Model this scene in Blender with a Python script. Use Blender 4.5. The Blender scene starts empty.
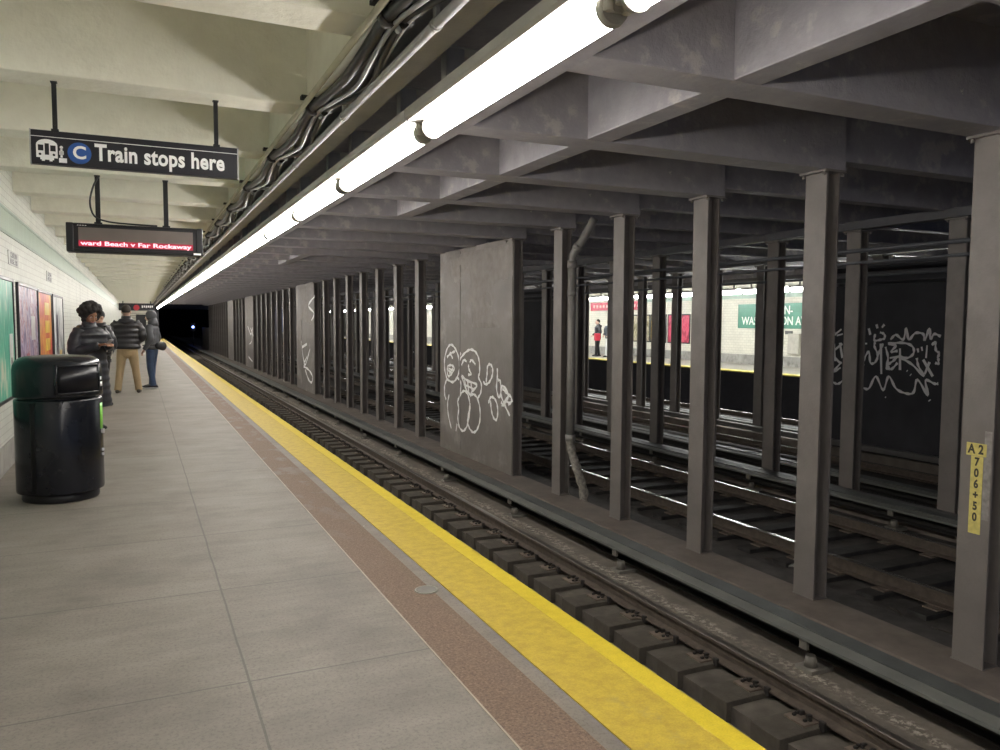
import bpy, bmesh, math, random
from mathutils import Vector, Matrix, Quaternion, noise as mnoise
random.seed(7)
S = bpy.context.scene
COL = S.collection
PI = math.pi

# ---------------------------------------------------------------- camera, world, exposure
W, H = 1000., 750.
FPX = 775.
VPX, VPY, ROLL = 138., 321., math.radians(0.3)      # vanishing point of the tracks, tilt of the horizon
EYE = 1.5
def cam_axes():
    yd = Vector((VPX-W/2, VPY-H/2, FPX)); y0 = yd.normalized()
    p2 = Vector((VPX+1000*math.cos(ROLL)-W/2, VPY+1000*math.sin(ROLL)-H/2, FPX))
    z0 = yd.cross(p2).normalized()
    if z0.y > 0: z0 = -z0
    x0 = y0.cross(z0)
    return x0, y0, z0
x0, y0, z0 = cam_axes()
right = Vector((x0.x, y0.x, z0.x)); up = -Vector((x0.y, y0.y, z0.y)); back = -Vector((x0.z, y0.z, z0.z))
cam = bpy.data.cameras.new('camera'); cam.sensor_width = 36; cam.lens = FPX/W*36; cam.clip_start = .05; cam.clip_end = 400
co = bpy.data.objects.new('camera', cam); COL.objects.link(co)
m = Matrix((right, up, back)).transposed().to_4x4(); m.translation = Vector((0, 0, EYE)); co.matrix_world = m
S.camera = co
wd = bpy.data.worlds.new('world'); S.world = wd; wd.use_nodes = True
wd.node_tree.nodes['Background'].inputs[0].default_value = (.30, .38, .62, 1)
wd.node_tree.nodes['Background'].inputs[1].default_value = .09
S.view_settings.view_transform = 'Standard'; S.view_settings.look = 'None'
S.view_settings.gamma = 1; S.view_settings.use_curve_mapping = False
S.view_settings.exposure = 2.12
TUBE = 10.0        # radiance of the fluorescent tubes
TUBE_FAR = 13.0

# ---------------------------------------------------------------- materials
MATS = {}
def nodes(name):
    m = bpy.data.materials.new(name); m.use_nodes = True
    nt = m.node_tree; b = nt.nodes['Principled BSDF']
    return m, nt, b
def noise(nt, scale, detail=4, vec=None, rough=.55):
    n = nt.nodes.new('ShaderNodeTexNoise'); n.inputs['Scale'].default_value = scale
    n.inputs['Detail'].default_value = detail; n.inputs['Roughness'].default_value = rough
    if vec is not None: nt.links.new(vec, n.inputs['Vector'])
    return n.outputs['Fac']
def coords(nt, sx=1, sy=1, sz=1, kind='Object', rot=(0,0,0)):
    t = nt.nodes.new('ShaderNodeTexCoord'); mp = nt.nodes.new('ShaderNodeMapping')
    mp.inputs['Scale'].default_value = (sx, sy, sz); mp.inputs['Rotation'].default_value = rot
    nt.links.new(t.outputs[kind], mp.inputs['Vector'])
    return mp.outputs['Vector']
def ramp(nt, fac, stops, interp='LINEAR'):
    r = nt.nodes.new('ShaderNodeValToRGB'); cr = r.color_ramp; cr.interpolation = interp
    while len(cr.elements) < len(stops): cr.elements.new(.5)
    for e, (p, c) in zip(cr.elements, stops):
        e.position = p; e.color = (*c[:3], 1) if len(c) >= 3 else (c[0],)*3+(1,)
    nt.links.new(fac, r.inputs['Fac'])
    return r.outputs['Color']
def mix(nt, fac, a, b, mode='MIX'):
    n = nt.nodes.new('ShaderNodeMix'); n.data_type = 'RGBA'; n.blend_type = mode
    for sock, v in ((n.inputs[0], fac), (n.inputs[6], a), (n.inputs[7], b)):
        if hasattr(v, 'links') or hasattr(v, 'is_linked'): nt.links.new(v, sock)
        elif isinstance(v, (int, float)): sock.default_value = v
        else: sock.default_value = (*v[:3], 1)
    return n.outputs[2]
def mth(nt, op, a, b=None, c=None):
    n = nt.nodes.new('ShaderNodeMath'); n.operation = op
    for i, v in enumerate((a, b, c)):
        if v is None: continue
        if isinstance(v, (int, float)): n.inputs[i].default_value = v
        else: nt.links.new(v, n.inputs[i])
    return n.outputs[0]
def bump(nt, b, h, strength=.3, dist=.01):
    n = nt.nodes.new('ShaderNodeBump'); n.inputs['Strength'].default_value = strength
    n.inputs['Distance'].default_value = dist; nt.links.new(h, n.inputs['Height'])
    nt.links.new(n.outputs[0], b.inputs['Normal'])
def mat(name, col, rough=.6, metal=0., var=.12, scale=6., bmp=.2, bscale=60., spec=.5, dirt=None, dscale=2.5, dlo=.5, dhi=.7):
    """painted or plain surface: base colour with blotchy variation, optional patches of a second colour, fine bump"""
    if name in MATS: return MATS[name]
    m, nt, b = nodes(name); v = coords(nt)
    f = noise(nt, scale, 5, v)
    lo = tuple(max(0, c*(1-var)) for c in col); hi = tuple(min(1, c*(1+var)) for c in col)
    c = ramp(nt, f, [(.3, lo), (.7, hi)])
    if dirt:
        g = noise(nt, dscale, 8, v, .65)
        k = ramp(nt, g, [(dlo, (0,0,0)), (dhi, (1,1,1))])
        c = mix(nt, k, c, dirt)
    nt.links.new(c, b.inputs['Base Color'])
    b.inputs['Roughness'].default_value = rough; b.inputs['Metallic'].default_value = metal
    b.inputs['Specular IOR Level'].default_value = spec
    if bmp: bump(nt, b, noise(nt, bscale, 6, v), bmp, .01)
    MATS[name] = m; return m
def emit(name, col, s):
    if name in MATS: return MATS[name]
    m, nt, b = nodes(name); b.inputs['Base Color'].default_value = (*col, 1)
    b.inputs['Emission Color'].default_value = (*col, 1); b.inputs['Emission Strength'].default_value = s
    MATS[name] = m; return m

cream = mat('cream_paint', (.84,.82,.71), .55, var=.05, bmp=.55, bscale=22, dirt=(.50,.46,.37), dscale=1.6, dlo=.58, dhi=.78)
grey_paint = mat('grey_paint', (.29,.275,.29), .5, var=.13, bmp=.45, bscale=30, dirt=(.42,.385,.37), dscale=3, dlo=.56, dhi=.64)
column_paint = mat('column_paint', (.185,.165,.152), .45, var=.12, scale=3, bmp=.3, bscale=45, dirt=(.14,.12,.11), dscale=1.3, dlo=.5, dhi=.7)
pier_paint = mat('pier_paint', (.20,.18,.165), .5, var=.16, scale=1.6, bmp=.5, bscale=14, dirt=(.31,.28,.26), dscale=1.2, dlo=.54, dhi=.66)
dark_wall = mat('dark_wall', (.036,.036,.043), .7, var=.3, scale=1.2)
white_paint = mat('spray_paint', (.95,.95,.94), .6, var=.05, bmp=0)
steel_dark = mat('dark_steel', (.045,.04,.037), .55, .3, var=.3)
cable_mat = mat('cable_rubber', (.03,.03,.032), .38, var=.2, bmp=.1)
cable_grey = mat('cable_grey', (.42,.42,.44), .3, .2, var=.1, bmp=0)
conduit_mat = mat('conduit_paint', (.50,.50,.50), .4, var=.1, scale=9, bmp=.2)
cream_pipe = mat('cream_pipe', (.52,.50,.38), .45, var=.1)
tray_mat = mat('tray_grey', (.33,.325,.31), .5, var=.12)
housing_mat = mat('lamp_housing', (.52,.51,.47), .45, var=.08)
socket_mat = mat('lamp_socket', (.40,.38,.33), .5, var=.15)
tube_mat = emit('tube_glow', (1., .955, .905), TUBE)
tube_far = emit('tube_glow_far', (.97, .99, .98), TUBE_FAR)
black_metal = mat('black_metal', (.008,.008,.010), .4, var=.2, bmp=.05)
sign_black = mat('sign_black', (.011,.011,.017), .35, var=.1, bmp=0)
sign_white = mat('sign_white', (.93,.93,.92), .5, var=.02, bmp=0)
sign_blue = mat('sign_blue', (.02,.09,.34), .45, var=.03, bmp=0)
sign_frame = mat('sign_frame', (.5,.5,.5), .4, .6, var=.05, bmp=0)
rail_side = mat('rail_side', (.105,.083,.066), .6, .2, var=.25, scale=14)
rail_top = mat('rail_top', (.45,.43,.41), .22, .95, var=.08, scale=20, bmp=.03)
rail_worn = mat('rail_top_dusty', (.30,.27,.24), .28, .85, var=.15, scale=20, bmp=.05)
track_conc = mat('track_concrete', (.165,.142,.116), .85, var=.3, scale=5, bmp=.7, bscale=30, dirt=(.25,.23,.20), dscale=5, dlo=.62, dhi=.72)
track_far = mat('track_floor_dirt', (.058,.052,.048), .85, var=.4, scale=4, bmp=.8, bscale=22)
curb_conc = mat('curb_concrete', (.15,.125,.105), .8, var=.2, scale=4, bmp=.6, bscale=25)
tie_mat = mat('tie_timber', (.088,.076,.060), .75, var=.25, scale=8, bmp=.5, bscale=40)
plate_mat = mat('tie_plate_rust', (.19,.15,.12), .65, .3, var=.3, scale=18)
cover_front = mat('cover_front', (.155,.16,.145), .55, var=.15, scale=3)
cover_top = mat('cover_top', (.085,.091,.088), .5, var=.2, scale=3)
tile_base = mat('tile_base', (.33,.32,.29), .6, var=.2, scale=3, dirt=(.16,.15,.13), dscale=4, dlo=.5, dhi=.75)
pipe_grey = mat('pipe_grey', (.24,.225,.21), .5, var=.15, scale=7)
pipe_dust = mat('pipe_dusty', (.24,.22,.19), .8, var=.5, scale=22, bmp=.8, bscale=40)
plate_yellow = mat('plate_yellow', (.62,.53,.16), .5, var=.15, scale=30, bmp=0)
plate_ink = mat('plate_ink', (.05,.045,.03), .6, var=.1, bmp=0)

def tile_material(name, tile, mortar, bw=.15, bh=.075, rough=.5, grime=.25):
    m, nt, b = nodes(name)
    t = nt.nodes.new('ShaderNodeTexCoord'); sp = nt.nodes.new('ShaderNodeSeparateXYZ'); cb = nt.nodes.new('ShaderNodeCombineXYZ')
    nt.links.new(t.outputs['Object'], sp.inputs[0]); nt.links.new(sp.outputs['Y'], cb.inputs['X']); nt.links.new(sp.outputs['Z'], cb.inputs['Y'])
    br = nt.nodes.new('ShaderNodeTexBrick'); nt.links.new(cb.outputs[0], br.inputs['Vector'])
    br.inputs['Scale'].default_value = 1; br.inputs['Brick Width'].default_value = bw; br.inputs['Row Height'].default_value = bh
    br.inputs['Mortar Size'].default_value = .004; br.inputs['Mortar Smooth'].default_value = .3
    br.inputs['Color1'].default_value = (*tile, 1); br.inputs['Color2'].default_value = (*[c*.93 for c in tile], 1)
    br.inputs['Mortar'].default_value = (*mortar, 1)
    g = ramp(nt, noise(nt, 1.4, 8, coords(nt), .65), [(.45, (1,1,1)), (.85, (1-grime,)*3)])
    c = mix(nt, 1., br.outputs['Color'], g, 'MULTIPLY'); nt.links.new(c, b.inputs['Base Color'])
    b.inputs['Roughness'].default_value = rough
    bump(nt, b, mth(nt, 'SUBTRACT', 1, br.outputs['Fac']), .35, .003)
    return m
white_tile = tile_material('white_tile', (.60,.62,.56), (.40,.40,.36))
green_tile = tile_material('green_tile', (.36,.47,.39), (.27,.34,.28), .15, .3, rough=.3, grime=.15)
green_dark = tile_material('green_dark_tile', (.24,.34,.28), (.2,.26,.22), .15, .05, rough=.3, grime=.15)
far_green = tile_material('far_green_tile', (.10,.30,.21), (.09,.22,.17), .15, .15, rough=.3, grime=.1)
far_tile = tile_material('far_white_tile', (.70,.68,.58), (.42,.40,.34), .2, .1, grime=.15)

def platform_material():
    m, nt, b = nodes('platform_concrete'); v = coords(nt)
    t = nt.nodes.new('ShaderNodeTexCoord'); sp = nt.nodes.new('ShaderNodeSeparateXYZ'); nt.links.new(t.outputs['Object'], sp.inputs[0])
    X, Y = sp.outputs['X'], sp.outputs['Y']
    base = ramp(nt, noise(nt, 1.7, 7, v, .6), [(.3, (.175,.154,.132)), (.48, (.225,.200,.172)), (.72, (.275,.246,.214))])
    grit = ramp(nt, noise(nt, 60, 4, v, .85), [(.36, (.66,.66,.66)), (.5, (.98,.98,.98)), (.66, (1.0,1.0,1.0))])
    c = mix(nt, 1., base, grit, 'MULTIPLY')
    streak = ramp(nt, noise(nt, 3, 6, coords(nt, .6, 3.5, 1), .6), [(.35, (.86,.86,.86)), (.65, (1,1,1))])
    c = mix(nt, 1., c, streak, 'MULTIPLY')
    # pale grit and chewing-gum spots
    vo = nt.nodes.new('ShaderNodeTexVoronoi'); vo.inputs['Scale'].default_value = 5.; nt.links.new(v, vo.inputs['Vector'])
    sel = mth(nt, 'LESS_THAN', vo.outputs['Distance'], .035)
    keep = mth(nt, 'GREATER_THAN', noise(nt, 2.3, 2, v), .55)
    c = mix(nt, mth(nt, 'MULTIPLY', mth(nt, 'MULTIPLY', sel, keep), .75), c, (.62,.60,.54))
    # hairline cracks
    wv = nt.nodes.new('ShaderNodeTexVoronoi'); wv.feature = 'DISTANCE_TO_EDGE'; wv.inputs['Scale'].default_value = 7
    wob = nt.nodes.new('ShaderNodeVectorMath'); wob.operation = 'ADD'; nn = nt.nodes.new('ShaderNodeTexNoise'); nn.inputs['Scale'].default_value = 8
    nt.links.new(v, nn.inputs['Vector']); nt.links.new(v, wob.inputs[0]); nt.links.new(nn.outputs['Color'], wob.inputs[1]); nt.links.new(wob.outputs[0], wv.inputs['Vector'])
    near = mth(nt, 'LESS_THAN', wv.outputs['Distance'], .012)
    reg = ramp(nt, noise(nt, .9, 2, v), [(.48, (0,0,0)), (.6, (.45,.45,.45))])
    c = mix(nt, mth(nt, 'MULTIPLY', near, reg), c, (.13,.12,.105))
    # expansion joints
    wy = mth(nt, 'ADD', Y, mth(nt, 'MULTIPLY', noise(nt, 3, 3, v), .012))
    fy = mth(nt, 'PINGPONG', mth(nt, 'SUBTRACT', wy, 3.296), .61)
    jy = mth(nt, 'MULTIPLY', mth(nt, 'LESS_THAN', fy, .005), mth(nt, 'LESS_THAN', X, 1.19))
    wx = mth(nt, 'ADD', X, mth(nt, 'MULTIPLY', noise(nt, 2.2, 4, v), .016))
    jx = mth(nt, 'LESS_THAN', mth(nt, 'ABSOLUTE', mth(nt, 'SUBTRACT', wx, .394)), .005)
    j = mth(nt, 'MAXIMUM', jx, jy)
    c = mix(nt, mth(nt, 'MULTIPLY', j, .7), c, (.09,.085,.075))
    nt.links.new(c, b.inputs['Base Color']); b.inputs['Roughness'].default_value = .62
    h = mth(nt, 'SUBTRACT', mth(nt, 'MULTIPLY', noise(nt, 140, 3, v), .35), j); bump(nt, b, h, .35, .004)
    return m
platform_mat = platform_material()
def brown_material():
    m, nt, b = nodes('red_brown_strip'); v = coords(nt)
    c = ramp(nt, noise(nt, 90, 3, v, .8), [(.3, (.085,.053,.036)), (.5, (.16,.103,.070)), (.7, (.27,.185,.13))])
    patch = ramp(nt, noise(nt, 2.6, 7, coords(nt, 1.6, .9, 1), .7), [(.52, (0,0,0)), (.60, (1,1,1))])
    t = nt.nodes.new('ShaderNodeTexCoord'); sp = nt.nodes.new('ShaderNodeSeparateXYZ'); nt.links.new(t.outputs['Object'], sp.inputs[0])
    far = nt.nodes.new('ShaderNodeMapRange'); nt.links.new(sp.outputs['Y'], far.inputs[0])
    far.inputs[1].default_value = 4.5; far.inputs[2].default_value = 9; far.inputs[3].default_value = .05; far.inputs[4].default_value = .8
    k = mth(nt, 'MULTIPLY', patch, far.outputs[0])
    c = mix(nt, k, c, (.20,.185,.165))
    nt.links.new(c, b.inputs['Base Color']); b.inputs['Roughness'].default_value = .7
    bump(nt, b, noise(nt, 120, 3, v), .4, .004)
    return m
def yellow_material(name, lo, hi, worn):
    m, nt, b = nodes(name); v = coords(nt)
    c = ramp(nt, noise(nt, 14, 6, v, .7), [(.32, lo), (.62, hi)])
    g = ramp(nt, noise(nt, 120, 2, v, .8), [(.3, (.84,.84,.80)), (.6, (1,1,1))])
    c = mix(nt, 1., c, g, 'MULTIPLY')
    w = ramp(nt, noise(nt, 1.9, 8, v, .72), [(.60, (0,0,0)), (.70, (1,1,1))])
    c = mix(nt, mth(nt, 'MULTIPLY', w, worn), c, (.34,.27,.10))
    nt.links.new(c, b.inputs['Base Color']); b.inputs['Roughness'].default_value = .5
    bump(nt, b, noise(nt, 130, 3, v), .4, .004)
    return m
brown_mat = brown_material()
yellow_mat = yellow_material('yellow_edge_paint', (.43,.30,.035), (.58,.43,.05), .7)
yellow_edge = yellow_material('yellow_lip_paint', (.60,.45,.02), (.70,.54,.03), .2)

# ---------------------------------------------------------------- mesh helpers
def bx(bm, x0, x1, y0, y1, z0, z1, mi=0, bev=0):
    vs = [bm.verts.new(p) for p in ((x0,y0,z0),(x1,y0,z0),(x1,y1,z0),(x0,y1,z0),(x0,y0,z1),(x1,y0,z1),(x1,y1,z1),(x0,y1,z1))]
    fs = [bm.faces.new([vs[i] for i in f]) for f in ((0,3,2,1),(4,5,6,7),(0,1,5,4),(1,2,6,5),(2,3,7,6),(3,0,4,7))]
    for f in fs: f.material_index = mi
    if bev:
        es = {e for f in fs for e in f.edges}
        bmesh.ops.bevel(bm, geom=list(es), offset=bev, segments=2, affect='EDGES', profile=.6)
    return fs
def frame_of(t, ref=Vector((0,0,1))):
    t = t.normalized()
    if abs(t.dot(ref)) > .95: ref = Vector((0,1,0)) if abs(t.y) < .9 else Vector((1,0,0))
    u = ref.cross(t).normalized(); v = t.cross(u)
    return u, v
def loft(bm, pts, radii, n=12, ref=Vector((0,0,1)), mi=0, round_caps=False):
    pts = [Vector(p) for p in pts]; radii = [(r, r) if isinstance(r, (int, float)) else r for r in radii]
    if round_caps:
        t0 = (pts[0]-pts[1]).normalized(); t1 = (pts[-1]-pts[-2]).normalized()
        r0 = radii[0]; r1 = radii[-1]; pre, prr, post, por = [], [], [], []
        for a in (80, 55, 28):
            k = math.radians(a); pre.append(pts[0]+t0*min(r0)*math.sin(k)); prr.append((r0[0]*math.cos(k), r0[1]*math.cos(k)))
            post.insert(0, pts[-1]+t1*min(r1)*math.sin(k)); por.insert(0, (r1[0]*math.cos(k), r1[1]*math.cos(k)))
        pts = pre+pts+post; radii = prr+radii+por
    rings = []; u = v = None
    for i, p in enumerate(pts):
        t = pts[min(i+1, len(pts)-1)]-pts[max(i-1, 0)]
        if t.length < 1e-9: t = Vector((0,0,1))
        t.normalize()
        if u is None: u, v = frame_of(t, ref)
        else:
            u = (u-t*u.dot(t)).normalized(); v = t.cross(u)
        rx, ry = radii[i]
        rings.append([bm.verts.new(p+u*(math.cos(2*PI*k/n)*rx)+v*(math.sin(2*PI*k/n)*ry)) for k in range(n)])
    for a, b in zip(rings, rings[1:]):
        for k in range(n):
            f = bm.faces.new((a[k], a[(k+1)%n], b[(k+1)%n], b[k])); f.smooth = True; f.material_index = mi
    for r, rev in ((rings[0], True), (rings[-1], False)):
        f = bm.faces.new(list(reversed(r)) if rev else r); f.material_index = mi
    return rings
def tube(bm, pts, r, n=10, mi=0): return loft(bm, pts, [r]*len(pts), n, mi=mi)
def lathe(bm, prof, n=48, c=(0,0), mi=0):
    rings = [[bm.verts.new((c[0]+r*math.cos(2*PI*k/n), c[1]+r*math.sin(2*PI*k/n), z)) for k in range(n)] for r, z in prof]
    for a, b in zip(rings, rings[1:]):
        for k in range(n):
            f = bm.faces.new((a[k], a[(k+1)%n], b[(k+1)%n], b[k])); f.smooth = True; f.material_index = mi
    bm.faces.new(list(reversed(rings[0]))); bm.faces.new(rings[-1])
def ball(bm, c, r, seg=16, mi=0):
    r = (r, r, r) if isinstance(r, (int, float)) else r
    mtx = Matrix.Translation(Vector(c)) @ Matrix.Diagonal((*r, 1))
    g = bmesh.ops.create_uvsphere(bm, u_segments=seg, v_segments=max(8, seg*2//3), radius=1, matrix=mtx)
    for v in g['verts']:
        for f in v.link_faces: f.smooth = True; f.material_index = mi
def prism(bm, prof, y0, y1, mi=0):
    """profile in X,Z run along Y"""
    a = [bm.verts.new((x, y0, z)) for x, z in prof]; b = [bm.verts.new((x, y1, z)) for x, z in prof]
    n = len(prof); fs = []
    for k in range(n): fs.append(bm.faces.new((a[k], a[(k+1)%n], b[(k+1)%n], b[k])))
    fs.append(bm.faces.new(list(reversed(a)))); fs.append(bm.faces.new(b))
    for f in fs: f.material_index = mi
    return fs
def obj(name, bm, mats, parent=None, loc=None, smooth_fix=True):
    me = bpy.data.meshes.new(name)
    bmesh.ops.recalc_face_normals(bm, faces=bm.faces[:]); bm.to_mesh(me); bm.free()
    if not isinstance(mats, (list, tuple)): mats = [mats]
    for m in mats: me.materials.append(m)
    o = bpy.data.objects.new(name, me); COL.objects.link(o)
    if parent: o.parent = parent
    if loc: o.location = loc
    return o
def B(): return bmesh.new()
def box_obj(name, dims, m, parent=None, bev=0, **k):
    bm = B(); bx(bm, *dims, bev=bev); return obj(name, bm, m, parent, **k)
def empty(name, loc=(0,0,0), rz=0):
    o = bpy.data.objects.new(name, None); o.empty_display_size = .1; COL.objects.link(o); o.location = loc; o.rotation_euler = (0,0,rz); return o
def tag(o, label, cat, group=None):
    o['label'] = label; o['category'] = cat
    if group: o['group'] = group
    return o
def struct(o, label=None):
    o['kind'] = 'structure'
    if label: o['label'] = label
    return o
def copy_tree(o, parent=None):
    c = o.copy(); COL.objects.link(c); c.parent = parent
    for ch in [x for x in S.objects if x.parent == o]: copy_tree(ch, c)
    return c
def clone(o, kids, label, group=None, loc=None, rz=None):
    """copy of a thing with its (flat list of) parts"""
    c = o.copy(); COL.objects.link(c); c['label'] = label
    if group: c['group'] = group
    if loc is not None: c.location = loc
    if rz is not None: c.rotation_euler = (0,0,rz)
    mp = {o.name: c}
    for k in kids:
        d = k.copy(); COL.objects.link(d); d.parent = mp[k.parent.name]; mp[k.name] = d
    return c
def kids_of(o):
    out = []
    for c in o.children:
        out.append(c); out += kids_of(c)
    return out
def text_mesh(txt, size, depth=.002, bold=0., align='CENTER', space=1., sx=1.):
    cu = bpy.data.curves.new('t', 'FONT'); cu.body = txt; cu.size = size; cu.extrude = depth; cu.offset = bold
    cu.align_x = align; cu.align_y = 'CENTER'; cu.space_character = space; cu.resolution_u = 4
    o = bpy.data.objects.new('t', cu); COL.objects.link(o)
    dg = bpy.context.evaluated_depsgraph_get(); me = bpy.data.meshes.new_from_object(o.evaluated_get(dg))
    bpy.data.objects.remove(o)
    me.transform(Matrix.Diagonal((sx, 1, 1, 1)))
    return me
def text_obj(name, txt, size, m, parent, mtx, **k):
    me = text_mesh(txt, size, **k); me.transform(mtx); me.materials.clear(); me.materials.append(m)
    o = bpy.data.objects.new(name, me); COL.objects.link(o); o.parent = parent
    return o
FACE_NY = Matrix.Rotation(PI/2, 4, 'X')                                   # text readable by someone looking towards +Y
FACE_NX = Matrix.Rotation(-PI/2, 4, 'Z') @ Matrix.Rotation(PI/2, 4, 'X')  # readable by someone looking towards +X
FACE_PX = Matrix.Rotation(PI/2, 4, 'Z') @ Matrix.Rotation(PI/2, 4, 'X')   # readable by someone looking towards -X
def catmull(pts, n=5):
    if len(pts) < 3: return [Vector(p) for p in pts]
    P = [Vector(p) for p in pts]; P = [P[0]*2-P[1]]+P+[P[-1]*2-P[-2]]; out = []
    for i in range(1, len(P)-2):
        for k in range(n):
            t = k/n; a, b, c, d = P[i-1:i+3]
            out.append(.5*((2*b)+(c-a)*t+(2*a-5*b+4*c-d)*t*t+(3*b-a-3*c+d)*t**3))
    out.append(P[-2]); return out
def strokes_obj(name, strokes, X, width, parent, m=None):
    """sprayed lines lying on a wall plane x = X that faces -X"""
    bm = B()
    for i, s in enumerate(strokes):
        p = catmull([Vector((a, b, 0)) for a, b in s], 6); z = .0015+.00012*i
        L, R = [], []
        for k, q in enumerate(p):
            t = p[min(k+1, len(p)-1)]-p[max(k-1, 0)]
            if t.length < 1e-6: t = Vector((1,0,0))
            t.normalize(); w = width*(.42+.13*math.sin(k*1.3+i)); nrm = Vector((-t.y, t.x, 0))*w
            L.append(bm.verts.new((X-z, q.x+nrm.x, q.y+nrm.y))); R.append(bm.verts.new((X-z, q.x-nrm.x, q.y-nrm.y)))
        for k in range(len(p)-1):
            try: bm.faces.new((L[k], L[k+1], R[k+1], R[k]))
            except ValueError: pass
    return obj(name, bm, m or white_paint, parent)

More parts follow.
